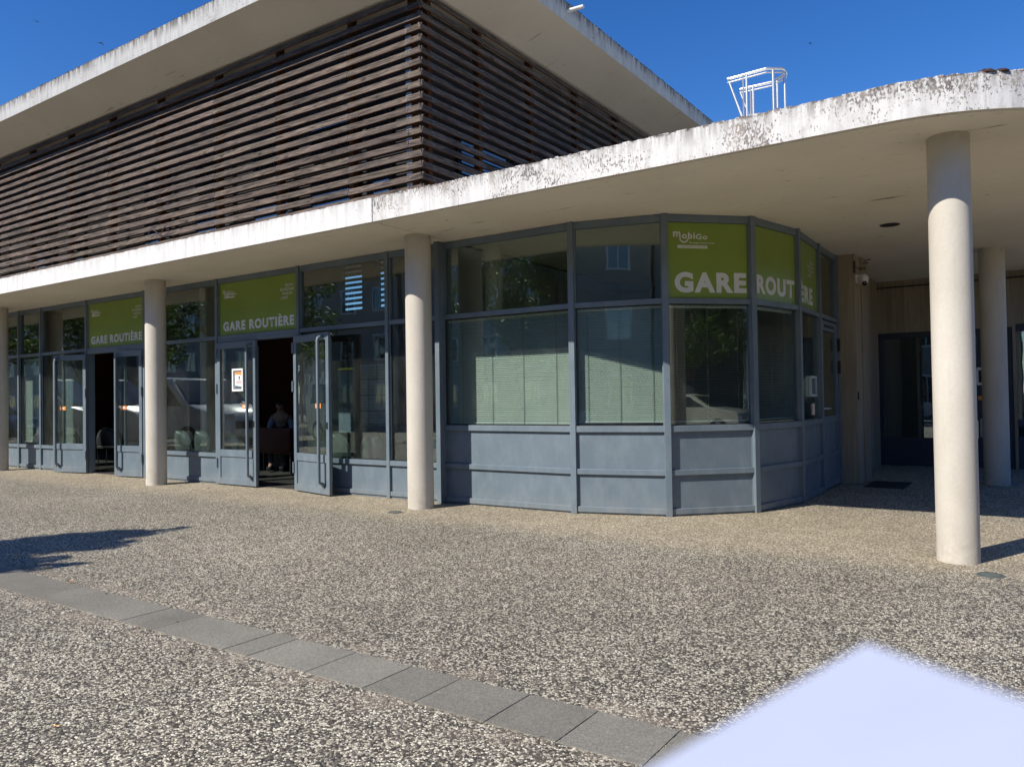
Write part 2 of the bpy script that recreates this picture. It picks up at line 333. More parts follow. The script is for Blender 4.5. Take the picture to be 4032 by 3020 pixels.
def tag(o, label=None, cat=None, group=None, kind=None):
    if label: o['label'] = label
    if cat: o['category'] = cat
    if group: o['group'] = group
    if kind: o['kind'] = kind
    return o
def thing(name, label, cat, loc=(0, 0, 0), group=None):
    o = bpy.data.objects.new(name, None); o.empty_display_size = 0.2; C.objects.link(o); o.location = loc
    return tag(o, label, cat, group)
def copy_tree(o, parent=None):
    c = o.copy(); C.objects.link(c)
    if parent: c.parent = parent
    for ch in [x for x in C.objects if x.parent == o]: copy_tree(ch, c)
    return c

def text_obj(name, body, fr, s0, s1, z0, z1, o, mat, parent, bold=0.03, taper=0):
    cu = bpy.data.curves.new(name, 'FONT'); cu.body = body; cu.offset = bold; cu.space_character = 1.08 + bold * 2.2; cu.resolution_u = 6
    t = bpy.data.objects.new(name, cu); C.objects.link(t)
    dg = bpy.context.evaluated_depsgraph_get(); me = bpy.data.meshes.new_from_object(t.evaluated_get(dg))
    bpy.data.objects.remove(t)
    xs = [v.co.x for v in me.vertices]; ys = [v.co.y for v in me.vertices]; x0, x1, y0, y1 = min(xs), max(xs), min(ys), max(ys)
    for v in me.vertices:
        a = s0 + (v.co.x - x0) / (x1 - x0) * (s1 - s0); z = z0 + (v.co.y - y0) / (y1 - y0) * (z1 - z0); v.co = fr(a, o, z)
    me.materials.clear(); me.materials.append(mat)
    ob = bpy.data.objects.new(name, me); C.objects.link(ob)
    if parent: ob.parent = parent; ob.matrix_parent_inverse = Matrix.Translation(-parent.location)
    return ob

# ---------------------------------------------------------------- ground
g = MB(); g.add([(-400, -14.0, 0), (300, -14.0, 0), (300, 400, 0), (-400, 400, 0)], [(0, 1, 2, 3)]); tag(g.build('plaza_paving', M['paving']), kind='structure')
g = MB(); g.add([(-400, -400, -0.12), (300, -400, -0.12), (300, -14.15, -0.12), (-400, -14.15, -0.12)], [(0, 1, 2, 3)]); tag(g.build('road', M['asphalt']), kind='structure')
g = MB(); g.box(-120, 80, -14.15, -14.0, -0.2, 0.004); tag(g.build('kerb', M['granite']), kind='structure')
xs = [-14.2, -12.6, -11.4, -9.9, -8.9, -7.52, -6.31, -5.11, -4.73, -3.99, -3.77, -3.28, -2.85, -2.51, -2.09, -1.715, -1.318, -0.9, -0.45, 0.1, 0.6, 1.2, 2.0, 3.2]
g = MB()
for i in range(len(xs) - 1):
    t = random.uniform(0.86, 1.12)
    g.box(xs[i] + 0.003, xs[i + 1] - 0.003, 2.802, 3.18, -0.03, 0.004 + random.uniform(0, 0.0015), tint=(t, t, t * 1.01))
tag(g.build('paving_strip', M['granite'], bevel=0.002), kind='structure')

# ---------------------------------------------------------------- the station building
ZS, ZT = 3.637, 3.93
st = thing('bus_station', 'bus station with timber slatted upper storey and round-cornered white canopy on columns', 'building', (-8, 8.4, 0))
def arc(cx, cyy, r, a0, a1, n): return [(cx + r * math.cos(a0 + (a1 - a0) * i / n), cyy + r * math.sin(a0 + (a1 - a0) * i / n)) for i in range(n + 1)]
bl = MB(); bl.prism([(-34, 6.89), (-6.752, 6.89), (-6.752, 8.55), (-34, 8.55)], ZS, ZT, mi=1, side_mi=0)
curve = arc(-1.0, 6.89 + 1.65, 1.65, -math.pi / 2, 0, 22)
br_ = MB(); br_.prism([(-6.734, 6.89)] + curve + [(0.65, 17.3), (-6.734, 17.3)], ZS, ZT, mi=1, side_mi=0)
b = MB(); b.box(-6.752, -6.734, 6.92, 8.4, ZS + 0.02, ZT - 0.01); b.build('expansion_joint', M['rubber'], st)
# drip lip under the edge of the canopy
b = MB(); b.box(-34, -6.76, 6.915, 6.955, ZS - 0.012, ZS + 0.01)
inner = [(-6.73, 6.915)] + arc(-1.0, 8.54, 1.625, -math.pi / 2, 0, 22) + [(0.625, 17.2)]
inn2 = [(-6.73, 6.955)] + arc(-1.0, 8.54, 1.585, -math.pi / 2, 0, 22) + [(0.585, 17.2)]
for i in range(len(inner) - 1):
    vs = [(*inner[i], ZS - 0.012), (*inner[i + 1], ZS - 0.012), (*inn2[i + 1], ZS - 0.012), (*inn2[i], ZS - 0.012), (*inner[i], ZS + 0.01), (*inner[i + 1], ZS + 0.01), (*inn2[i + 1], ZS + 0.01), (*inn2[i], ZS + 0.01)]
    b.add(vs, [(0, 1, 2, 3), (4, 5, 6, 7), (0, 1, 5, 4), (3, 2, 6, 7)])
b.build('drip_edge', M['soffit'], st)
# irregular crumbled crust along the top edge of the canopy
x = -6.6
while x < -1.0:
    w = random.uniform(0.03, 0.12); h = random.uniform(0.001, 0.011) * (2 if random.random() < 0.08 else 1)
    br_.box(x, x + w, 6.893, 6.96, ZT - 0.003, ZT + h); x += w + random.uniform(0, 0.1)
x = -20.0
while x < -6.8:
    w = random.uniform(0.05, 0.5); bl.box(x, x + w, 6.893, 6.94, ZT - 0.003, ZT + random.uniform(0.003, 0.009)); x += w + random.uniform(0, 0.3)
for i in range(60):
    a = -math.pi / 2 + random.uniform(0, 1.2); w = random.uniform(0.02, 0.08); px, py = -1 + 1.62 * math.cos(a), 8.54 + 1.62 * math.sin(a)
    br_.box(px - w / 2, px + w / 2, py - 0.025, py + 0.02, ZT - 0.003, ZT + random.uniform(0.002, 0.012))
bl.build('canopy_slab', [M['fascia_l'], M['soffit']], st); br_.build('canopy_slab', [M['fascia_r'], M['soffit']], st)

# columns
COLS = [(-19.26, 7.86), (-13.04, 7.84), (-6.868, 7.87), (-0.614, 7.63), (-0.583, 14.045), (-25.4, 7.86)]
for cx_, cy_ in COLS:
    rr = 0.165 if cx_ > -1 and cy_ < 9 else 0.175
    b = MB(); b.lathe((cx_, cy_), [(rr, 0.0), (rr, 1.8), (rr, ZS + 0.01)], 56); b.build('column', M['column'], st, smooth='auto')

# upper roof: soffit sloping up to a thick edge
XI, YI, ZI = -7.094, 8.25, 7.288; XE, YE, ZE, ZR = -6.26, 7.54, 7.56, 7.90
b = MB()
vs = [(-40, YI, ZI), (XI, YI, ZI), (XI, 26, ZI), (-40, YE, ZE), (XE, YE, ZE), (XE, 26, ZE), (-40, YE, ZR), (XE, YE, ZR), (XE, 26, ZR), (-40, 26, ZR)]
b.add(vs, [(0, 1, 4, 3), (1, 2, 5, 4), (3, 4, 7, 6), (4, 5, 8, 7), (6, 7, 8, 9)], [1, 1, 0, 0, 0])
b.add([(-40, YI, ZI), (XI, YI, ZI), (XI, 26, ZI), (-40, 26, ZI)], [(0, 1, 2, 3)], 1)
b.add([(-40, 26, ZI), (XI, 26, ZI), (XE, 26, ZE), (XE, 26, ZR), (-40, 26, ZR)], [(0, 1, 2, 3, 4)], 0)
for i in range(150):
    x = random.uniform(-19, XE); w = random.uniform(0.02, 0.12); b.box(x, x + w, YE + 0.004, YE + 0.05, ZR - 0.004, ZR + random.uniform(0.003, 0.02), mi=2)
for i in range(110):
    y = random.uniform(YE, 18); w = random.uniform(0.02, 0.12); b.box(XE - 0.05, XE - 0.004, y, y + w, ZR - 0.004, ZR + random.uniform(0.003, 0.018), mi=2)
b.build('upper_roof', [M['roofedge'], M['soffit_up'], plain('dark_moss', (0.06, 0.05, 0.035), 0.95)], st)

# timber louvre screens (front and right-hand side)
def louvre(fr, L, posts, name):
    b = MB()
    zb = 6.663; rows = [zb + 0.163 * k_ for k_ in range(-17, 4)]
    cuts = [0.0] + sorted(posts) + [L]
    for r_, z in enumerate(rows):
        i = 0; c_ = [0.0]
        for q in sorted(posts)[1:]:
            if (r_ * 3 + int(q * 7)) % 4 != 0 or random.random() < 0.35: c_.append(q)
        c_.append(L)
        for a0, a1 in zip(c_[:-1], c_[1:]):
            dz = random.uniform(-0.004, 0.004); do = random.uniform(-0.003, 0.003); t = random.uniform(0.78, 1.2)
            tw = (t * random.uniform(0.97, 1.05), t, t * random.uniform(0.93, 1.02))
            o0, o1 = 0.0 + do, -0.028 + do; h = 0.098 + random.uniform(-0.002, 0.003); th = 0.026
            n_ = max(1, int((a1 - a0) / 0.5)); uo = random.uniform(0, 50); vo = random.uniform(0, 50)
            for j in range(n_):
                s0 = a0 + 0.002 + (a1 - a0 - 0.004) * j / n_; s1 = a0 + 0.002 + (a1 - a0 - 0.004) * (j + 1) / n_
                w0 = 0.002 * math.sin(j * 1.3 + r_) ; w1 = 0.002 * math.sin((j + 1) * 1.3 + r_)
                if j == 0: w0 = 0
                if j == n_ - 1: w1 = 0
                P_ = [fr(s0, o0, z + dz + w0), fr(s1, o0, z + dz + w1), fr(s1, o1, z + h + dz + w1), fr(s0, o1, z + h + dz + w0),
                      fr(s0, o0 - th, z + dz + w0), fr(s1, o0 - th, z + dz + w1), fr(s1, o1 - th, z + h + dz + w1), fr(s0, o1 - th, z + h + dz + w0)]
                U0, U1 = uo + s0, uo + s1
                q_ = lambda va, vb: [(U0, vo + va), (U1, vo + va), (U1, vo + vb), (U0, vo + vb)]
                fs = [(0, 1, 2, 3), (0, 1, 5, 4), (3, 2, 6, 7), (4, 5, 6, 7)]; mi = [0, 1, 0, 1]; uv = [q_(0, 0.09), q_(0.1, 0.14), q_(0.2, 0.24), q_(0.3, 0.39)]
                if j == 0: fs.append((0, 3, 7, 4)); mi.append(0); uv.append([(U0, vo), (U0, vo + .09), (U0 + .04, vo + .09), (U0 + .04, vo)])
                if j == n_ - 1: fs.append((1, 2, 6, 5)); mi.append(0); uv.append([(U1, vo), (U1, vo + .09), (U1 + .04, vo + .09), (U1 + .04, vo)])
                b.add(P_, fs, mi, tw, uv)
    scr = b.build(name, [M['slat'], M['slat_in']], st)
    for q in posts:
        if q < 0.2 or q > L - 0.1: continue
        pb = MB(); pb.box(q - 0.045, q + 0.045, -0.19, -0.078, 3.95, 7.28, fr)
        for z in rows:
            for dz in (0.025, 0.065):
                for ds in (-0.02, 0.02):
                    if random.random() < 0.8:
                        cpt = [fr(q + ds + 0.004 * math.cos(a), -0.0055 - dz * 0.28 + 0.009, z + dz + 0.004 * math.sin(a)) for a in [k_ * math.pi / 3 for k_ in range(6)]]
                        pb.add(cpt, [tuple(range(6))], 1)
        if fr.d.x > 0.5:
            for z in rows[1:-2]:
                if q > L - 0.4: pb.box(q - 0.07, q + 0.03, -0.075, -0.05, z - 0.055, z - 0.008, fr, 2)
                elif z < 5.2 and random.random() < 0.45: pb.box(q + 0.25, q + 0.34, -0.08, -0.05, z - 0.03, z - 0.008, fr, 2)
        pb.build('screen_post', [M['slat_in'], M['steel'], M['bracket']], scr)
    return scr
FRF = Fr((-34, YI), (XI, YI)); LF = FRF.L
postsF = [LF - (XI - x) for x in (-7.36, -8.58, -10.26, -11.9, -13.69, -15.4, -17.07, -18.8, -20.6, -22.4)]
louvre(FRF, LF, postsF, 'louvre_screen')
FRS = Fr((XI, YI), (XI, 23)); louvre(FRS, FRS.L, [0.28, 1.5, 3.0, 4.6, 6.3, 8.0, 9.8, 11.6, 13.4], 'louvre_screen')
# storey behind the screens: boarding and dark glazing
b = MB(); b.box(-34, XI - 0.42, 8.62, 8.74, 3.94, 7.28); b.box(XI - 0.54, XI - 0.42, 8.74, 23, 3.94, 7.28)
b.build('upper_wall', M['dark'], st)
def upper_window(fr, s0, s1, z0, z1, off):
    f = MB(); f.box(s0, s1, off, off + 0.05, z0, z1, fr); f = f.build('upper_window', M['black'], st)
    p = MB(); p.box(s0 + 0.06, s1 - 0.06, off + 0.05, off + 0.056, z0 + 0.06, z1 - 0.06, fr); p.build('pane', M['mirror'], f)
k = NT('sky_reflecting_glass', (0.02, 0.03, 0.04), 0.03, 0.0, 1.0); k.b.inputs['IOR'].default_value = 1.9; M['mirror'] = k.m
FW = Fr((-34, 8.62), (XI - 0.42, 8.62)); W0 = 34
for a, c in ((-11.2, -10.25), (-9.75, -8.65), (-8.45, -7.95), (-14.6, -13.8), (-19.0, -18.2), (-17.6, -16.9), (-12.9, -12.2)):
    for z0, z1 in ((5.35, 5.95), (4.5, 5.05)): upper_window(FW, a + W0, c + W0, z0, z1, 0.02)
FW2 = Fr((XI - 0.42, 8.62), (XI - 0.42, 23))
for a in (0.9, 2.9, 4.9, 7.1): upper_window(FW2, a, a + 1.6, 4.5, 5.6, 0.02)
# thin cable loop hanging on the screen
b = MB(); pts = [FRF(34 - 13.9 + t * 0.6, 0.03 + 0.02 * math.sin(t * 9), 4.62 + 0.07 * math.sin(t * 7) + t * 0.06) for t in [i / 24 for i in range(25)]]
b.tube(pts, 0.008, 6); b.build('loose_cable', M['black'], st)
# overflow pipe in the side edge of the roof
b = MB(); b.tube([(XE - 0.02, 10.95, 7.76), (XE + 0.30, 10.95, 7.745)], 0.032, 14); b.build('overflow_pipe', M['pipe'], st, smooth='auto')

# ---------------------------------------------------------------- glazed front
YF = 8.40
NODES = dict(Z=(-21.6, YF), A=(-19.6, YF), B=(-18.55, YF), C=(-16.56, YF), C2=(-14.37, YF), D=(-12.07, YF), E=(-9.91, YF), F=(-7.953, YF), G=(-6.914, YF), H=(-4.826, YF + 0.01),
             I=(-3.695, 8.71), J=(-2.885, 9.53), K=(-2.615, 10.66), L=(-2.635, 11.9), Mm=(-2.635, 13.08))
TR0, TR1 = 2.553, 2.618
def bay(a, b_, low=True, style='left', glass='glass', lower_glass=True, name='window'):
    fr = Fr(NODES[a], NODES[b_]); L = fr.L; e = 0.032
    w = MB()
    w.box(e, L - e, -0.09, -0.012, 3.545, ZS - 0.004, fr)        # head
    w.box(e, L - e, -0.075, -0.004, TR0, TR1, fr)                # transom
    if low:
        if style == 'left': z_s, z_b, mid = (0.478, 0.55), (0.035, 0.10), None
        else: z_s, z_b, mid = (1.008, 1.083), (0.022, 0.09), (0.486, 0.553)
        w.box(e, L - e, -0.075, 0.004, *z_s, fr); w.box(e, L - e, -0.075, 0.0, *z_b, fr); w.box(e, L - e, -0.09, -0.02, 0.0, z_b[0], fr)
        if mid: w.box(e, L - e, -0.075, 0.002, *mid, fr)
    for s0 in (e - 0.003, L - e - 0.025):
        w.box(s0, s0 + 0.028, -0.07, -0.022, TR1, 3.545, fr)
        if low: w.box(s0, s0 + 0.018, -0.068, -0.024, z_s[1], TR0, fr); w.box(s0, s0 + 0.012, -0.068, -0.026, z_b[1], z_s[0], fr)
    win = w.build(name, M['metal'], st, bevel=0.0035)
    p = MB(); p.box(e + 0.028, L - e - 0.028, -0.055, -0.047, TR1, 3.545, fr); p.build('pane', M[glass], win)
    if low:
        p = MB(); p.box(e, L - e, -0.055, -0.047, z_s[1], TR0, fr); p.build('pane', M[glass], win)
        p = MB()
        if mid: p.box(e, L - e, -0.05, -0.032, z_b[1], mid[0], fr); p.box(e, L - e, -0.05, -0.032, mid[1], z_s[0], fr)
        else: p.box(e, L - e, -0.05, -0.032, z_b[1], z_s[0], fr)
        p.build('kick_panel', M['metal'], win)
        g_ = MB()
        for z_ in ((z_s[1], TR0),):
            g_.box(e, L - e, -0.046, -0.03, z_[0], z_[0] + 0.012, fr); g_.box(e, L - e, -0.046, -0.03, z_[1] - 0.012, z_[1], fr); g_.box(e + 0.018, e + 0.026, -0.046, -0.03, z_[0] + 0.012, z_[1] - 0.012, fr)
        g_.build('gasket', M['black'], win)
    return win, fr
def mullion(nm, prot=0.015, w=0.032, z0=0.0):
    x, y = NODES[nm]; ks = list(NODES); i = ks.index(nm)
    pv = NODES[ks[max(0, i - 1)]]; nx = NODES[ks[min(len(ks) - 1, i + 1)]]
    fr = Fr(pv, nx); fr2 = Fr((x, y), (x + fr.d.x, y + fr.d.y))
    b = MB(); b.box(-w + 0.001, w - 0.001, -0.10, prot, z0, ZS + 0.002, fr2); b.build('mullion', M['metal'], st, bevel=0.004)
for nm in NODES: mullion(nm, 0.10 if nm == 'G' else 0.012, 0.04 if nm in 'HIJG' else 0.032)
bay('Z', 'A'); bay('A', 'B'); bay('B', 'C'); bay('C2', 'D'); bay('E', 'F'); bay('F', 'G')
bay('G', 'H', style='right'); bay('H', 'I', style='right'); bay('I', 'J', style='right'); bay('J', 'K', style='right'); bay('K', 'L', style='right')
bay('C', 'C2', low=False, name='door_transom'); bay('D', 'E', low=False, name='door_transom'); bay('L', 'Mm', low=False, name='door_transom')

def door_leaf(hinge, free, hside, inset=0.17, poster=False, sticker=True, ztop=2.49):
    """hinge/free: plan points of the leaf; hside: +1 frame runs hinge->free, outward normal to the right of that"""
    fr = Fr(hinge, free) if hside > 0 else Fr(free, hinge); L = fr.L
    d = MB(); sw = 0.085
    hs = 0 if hside > 0 else L
    d.box(0, sw, -0.05, 0, 0.02, ztop, fr); d.box(L - sw, L, -0.05, 0, 0.02, ztop, fr)
    d.box(sw, L - sw, -0.05, -0.001, ztop - 0.11, ztop, fr); d.box(sw, L - sw, -0.05, -0.001, 0.50, 0.62, fr); d.box(sw, L - sw, -0.05, -0.001, 0.02, 0.13, fr)
    leaf = d.build('door', M['metal'], st, bevel=0.004)
    p = MB(); p.box(sw, L - sw, -0.03, -0.022, 0.62, ztop - 0.11, fr); p.build('pane', M['glass'], leaf)
    p = MB(); p.box(sw, L - sw, -0.035, -0.018, 0.13, 0.50, fr); p.build('kick_panel', M['metal'], leaf)
    sb = L - inset if hside > 0 else inset
    h = MB(); z0, z1 = 0.14, ztop - 0.06
    for sgn in (1, -1):
        oo = 0.085 if sgn > 0 else -0.135; base = 0.0 if sgn > 0 else -0.05
        pts = [fr(sb, base, z0)] + [fr(sb, base + (oo - base) * (1 - math.cos(t)), z0 + 0.06 * (0 + math.sin(t)) - 0.0) for t in (0.5, 1.0, 1.5)] + [fr(sb, oo, z1 - 0.06)] + [fr(sb, oo - (oo - base) * (1 - math.cos(t)), z1 - 0.06 + 0.06 * math.sin(t)) for t in (0.5, 1.0, 1.5)] + [fr(sb, base, z1)]
        h.tube(pts, 0.025, 14)
    h.build('handle', M['metal'], leaf, smooth='auto')
    for z in (0.30, 1.60, 2.22):
        hg = MB(); q = fr(0.0 if hside > 0 else L, 0.012, z); hg.tube([q, q + Vector((0, 0, 0.17))], 0.016, 10); hg.build('hinge', M['metal'], leaf)
    lk = MB(); sf = L - 0.05 if hside > 0 else 0.05; lk.box(sf - 0.02, sf + 0.02, 0.0, 0.008, 1.02, 1.12, fr); lk.build('lock_plate', M['black'], leaf)
    if sticker:
        s = MB(); a0 = (sb - 0.27) if hside > 0 else (sb + 0.02); s.box(a0, a0 + 0.17, -0.021, -0.018, 1.33, 1.405, fr)
        s.build('push_sticker', M['orange'], leaf)
        s = MB(); s.box(a0 + 0.03, a0 + 0.12, -0.0178, -0.017, 1.355, 1.382, fr); s.build('sticker_mark', M['white'], leaf)
    return leaf, fr
door_leaf((-16.50, 8.36), (-17.46, 8.16), -1)
door_leaf((-14.41, 8.37), (-15.25, 8.28), -1)
dl, fdl = door_leaf((-12.02, 8.37), (-10.93, 8.345), 1, 0.12)
# unfolded right leaf of the second door: seen from its outer side
dr, fdr = door_leaf((-9.96, 8.34), (-8.88, 8.10), 1)
# jamb posts of the two door openings
for xa_, xb_ in ((-16.515, -14.415), (-12.025, -9.955)):
    b = MB(); b.box(xa_ - 0.025, xa_ + 0.025, 8.43, 8.55, 0.0, 2.50); b.box(xb_ - 0.025, xb_ + 0.025, 8.43, 8.55, 0.0, 2.50)
    b.box(xa_, xb_, 8.40, 8.55, 2.50, 2.552); b.build('door_jamb', M['metal'], st)
# narrow service door at the end of the curved front
fr = Fr(NODES['L'], NODES['Mm']); L = fr.L
d = MB(); d.box(0.05, 0.15, -0.06, -0.01, 0.03, 2.53, fr); d.box(L - 0.15, L - 0.05, -0.06, -0.01, 0.03, 2.53, fr)
for z0, z1 in ((2.38, 2.53), (1.0, 1.10), (0.5, 0.56), (0.03, 0.12)): d.box(0.15, L - 0.15, -0.06, -0.011, z0, z1, fr)
sd = d.build('service_door', M['metal'], st, bevel=0.004)
p = MB(); p.box(0.15, L - 0.15, -0.045, -0.037, 1.10, 2.38, fr); p.build('pane', M['glass'], sd)
p = MB(); p.box(0.15, L - 0.15, -0.05, -0.03, 0.12, 0.5, fr); p.box(0.15, L - 0.15, -0.05, -0.03, 0.56, 1.0, fr); p.build('kick_panel', M['metal'], sd)
h = MB(); h.tube([fr(0.10, -0.01, 1.22), fr(0.10, 0.06, 1.22), fr(0.24, 0.065, 1.22)], 0.012, 10); h.build('handle', M['steel'], sd)
h = MB(); h.box(0.25, L - 0.3, -0.01, -0.004, 2.43, 2.47, fr); h.build('vent_slot', M['black'], sd)
for z in (2.1, 1.75): h = MB(); h.box(L - 0.07, L - 0.03, -0.01, 0.03, z, z + 0.2, fr); h.build('hinge', M['black'], sd)

# concrete pier beside it, rear wall and its glazed doors
b = MB(); b.box(-2.66, -2.38, 13.14, 13.55, 0, ZS); b.box(-2.66, -2.345, 13.55, 14.0, 0, ZS); b.build('concrete_pier', M['board'], st, bevel=0.012)
b = MB(); b.box(-3.2, -2.66, 13.2, 16.9, 0, ZS); b.box(-6.7, -2.67, 16.9, 17.2, 0, ZS); b.box(-2.67, -0.41, 16.9, 17.2, 2.61, ZS); b.box(-0.41, -0.36, 16.9, 17.2, 0, ZS); b.box(-0.36, 0.62, 16.9, 17.2, 2.66, ZS)
b.build('rear_wall', M['board'], st)
b = MB(); b.box(-2.7, 0.66, 16.86, 16.895, 3.50, 3.52); b.build('wall_joint', M['black'], st)
M['navy'] = plain('dark_blue_paint', (0.030, 0.042, 0.065), 0.5)
b = MB()
for x0, x1 in ((-2.67, -2.58), (-1.68, -1.58), (-0.98, -0.90), (-0.50, -0.41)): b.box(x0, x1, 16.94, 17.02, 0, 2.61)
b.box(-2.58, -0.50, 16.945, 17.015, 2.50, 2.61); b.box(-2.58, -0.5, 16.945, 17.015, 0.0, 0.55); b.box(-0.36, 0.6, 16.94, 17.0, 2.52, 2.66); b.box(-0.36, 0.6, 16.94, 17.0, 0.0, 0.6); b.box(-0.36, 0.6, 16.94, 17.0, 0.78, 0.9)
rd = b.build('rear_door', M['navy'], st)
b = MB(); b.box(-2.58, -0.50, 16.985, 16.993, 0.55, 2.50); b.build('pane', M['glass'], rd)
b = MB(); b.box(-0.36, 0.6, 16.975, 16.983, 0.9, 2.52); b.build('pane', M['glass'], rd)
b = MB(); b.box(-2.7, 0.7, 17.8, 17.9, 0, 2.7); b.build('rear_lobby_wall', M['dark'], st)

# interior shells
b = MB(); b.box(-34, -6.95, 8.5, 16.2, -0.05, 0.008); b.box(-6.95, -4.8, 8.50, 13.9, -0.05, 0.012); b.prism([(-4.8, 8.5), (-3.75, 8.8), (-2.98, 9.62), (-2.72, 10.7), (-2.72, 13.1), (-4.8, 13.1)], -0.05, 0.012); b.build('hall_floor', M['tiles'], st)
b = MB()
# rear wall of the hall with slot windows high up
holes = [(-17.05, -16.1), (-15.6, -15.15), (-13.5, -12.8), (-12.4, -11.6)]
x = -34
for h0, h1 in holes: b.box(x, h0, 16.0, 16.2, 0, 7.28); b.box(h0, h1, 16.0, 16.2, 0, 4.0); b.box(h0, h1, 16.0, 16.2, 5.45, 7.28); x = h1
b.box(x, -7.6, 16.0, 16.2, 0, 7.28); b.box(-24.2, -24.0, 8.5, 16.0, 0, 7.28)
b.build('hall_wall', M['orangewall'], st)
b = MB(); b.box(-6.98, -6.86, 8.52, 16.9, 0.0, ZS); b.build('partition_wall', M['innerwall'], st)
for h0, h1 in holes:
    b = MB(); z = 4.02; b.box(h0 - 0.03, h0, 16.21, 16.26, 4.0, 5.45); b.box(h1, h1 + 0.03, 16.21, 16.26, 4.0, 5.45)
    while z < 5.42: b.box(h0, h1, 16.21, 16.25, z, z + 0.085); z += 0.155
    b.build('rear_louvre', M['slat_in'], st)
b = MB(); b.box(-3.35, -3.25, 12.2, 16.9, 0, ZS); b.box(-6.86, -3.25, 14.0, 14.1, 0, ZS); b.build('office_wall', M['innerwall'], st)
b = MB(); b.tube([(-6.5, 9.1, 0.02), (-6.5, 9.1, ZS)], 0.13, 20); b.build('inner_column', M['column'], st, smooth='auto')
b = MB(); b.tube([(-14.95, 10.2, 0.02), (-14.95, 10.2, 7.2)], 0.17, 24); b.build('inner_column', M['column'], st, smooth='auto')

# ---------------------------------------------------------------- green sign panels
def sign(fr, s0, s1, label, kind):
    z0, z1 = TR1 + 0.006, 3.54; W, Hh = s1 - s0, z1 - z0
    root = thing('sign_panel', label, 'sign', tuple(fr(s0, -0.03, z0)), 'green station name panels above doors and corner windows')
    b = MB(); b.box(s0, s1, -0.044, -0.038, z0, z1, fr); b.build('panel', M['green'], root)
    X = lambda u: s0 + u * W
    Z = lambda v: z1 - v * Hh
    T = lambda nm, body, u0, u1, v1, v0, bold=0.035: text_obj(nm, body, fr, X(u0), X(u1), Z(v1), Z(v0), -0.0365, M['letter'], root, bold)
    def logo(u0, u1, v0, v1):
        # rounded word mark: m hooks under into the o
        w_, h_ = u1 - u0, v1 - v0
        T('logo_letters', 'm', u0, u0 + w_ * 0.22, v0 + h_ * 0.50, v0, 0.035)
        T('logo_letters', 'obi', u0 + w_ * 0.26, u0 + w_ * 0.64, v0 + h_ * 0.66, v0 + h_ * 0.04, 0.035)
        T('logo_letters', 'Go', u0 + w_ * 0.66, u1, v0 + h_ * 0.68, v0 + h_ * 0.18, 0.03)
        t = MB(); pts = []
        for i in range(13):
            a = math.pi + math.pi * i / 12
            pts.append(fr(X(u0 + w_ * (0.315 + 0.115 * math.cos(a))), -0.0355, Z(v0 + h_ * (0.62 - 0.34 * math.sin(a)))))
        pts = [fr(X(u0 + w_ * 0.20), -0.0355, Z(v0 + h_ * 0.40))] + pts
        t.tube(pts, 0.010 * W / 1.9 + 0.004, 6); t.build('logo_hook', M['letter'], root)
    def bar(u0, u1, v0, v1, nm='logo_bar', mat='letter'):
        t = MB(); t.box(X(u0), X(u1), -0.0378, -0.0362, Z(v1), Z(v0), fr); t.build(nm, M[mat], root)
    def region(u0, u1, v0, v1):
        w_, h_ = u1 - u0, v1 - v0
        for i, (tx, a, c) in enumerate((('R\u00c9GION', 0.36, 0.94), ('BOURGOGNE', 0.0, 1.0), ('FRANCHE', 0.15, 0.88), ('COMT\u00c9', 0.02, 0.55))):
            v = v0 + h_ * i / 4; T('region_text', tx, u0 + w_ * a, u0 + w_ * c, v + h_ * 0.17, v + h_ * (0.0 if '\u00c9' not in tx else -0.03), 0.02)
            if i: bar(u0 + w_ * 0.46, u0 + w_ * 0.53, v - h_ * 0.045, v - h_ * 0.025)
    if kind == 'door':
        logo(0.045, 0.205, 0.135, 0.275); bar(0.12, 0.235, 0.225, 0.238); bar(0.055, 0.205, 0.262, 0.292)
        region(0.80, 0.965, 0.17, 0.47)
        T('name_letters', 'GARE ROUTI\u00c8RE', 0.045, 0.965, 0.925, 0.70, 0.045)
    if kind == 'gare':
        logo(0.065, 0.495, 0.12, 0.265)
        T('slogan_text', 'Bourgogne-Franche-Comt\u00e9', 0.27, 0.585, 0.285, 0.25, 0.01); bar(0.12, 0.495, 0.30, 0.34)
        t = T('slogan_text', 'emm\u00e8ne-moi l\u00e0 o\u00f9 je veux !', 0.17, 0.485, 0.334, 0.306, 0.0); t.data.materials.clear(); t.data.materials.append(M['green'])
        for v in t.data.vertices: v.co += fr.n * 0.0009
        T('name_letters', 'GARE', 0.075, 0.985, 0.93, 0.655, 0.05)
    if kind == 'rout': T('name_letters', 'ROUT', 0.075, 0.985, 0.915, 0.655, 0.05)
    if kind == 'ere':
        region(0.50, 0.86, 0.24, 0.52); T('name_letters', '\u00c8RE', 0.10, 0.76, 0.925, 0.60, 0.05)
    return root
def sgn(a, b_, label, kind, e=0.06): fr = Fr(NODES[a], NODES[b_]); return sign(fr, e, fr.L - e, label, kind)
sgn('C', 'C2', 'green GARE ROUTIÈRE panel over the left entrance, half behind the slim second column', 'door')
sgn('D', 'E', 'green GARE ROUTIÈRE panel over the open door with the white poster frame', 'door')
sgn('I', 'J', 'wide green corner panel reading GARE with the large word mark', 'gare')
sgn('J', 'K', 'green corner panel reading ROUT, right of the GARE panel', 'rout')
sgn('K', 'L', 'narrow green corner panel reading ÈRE, nearest the concrete pier', 'ere')

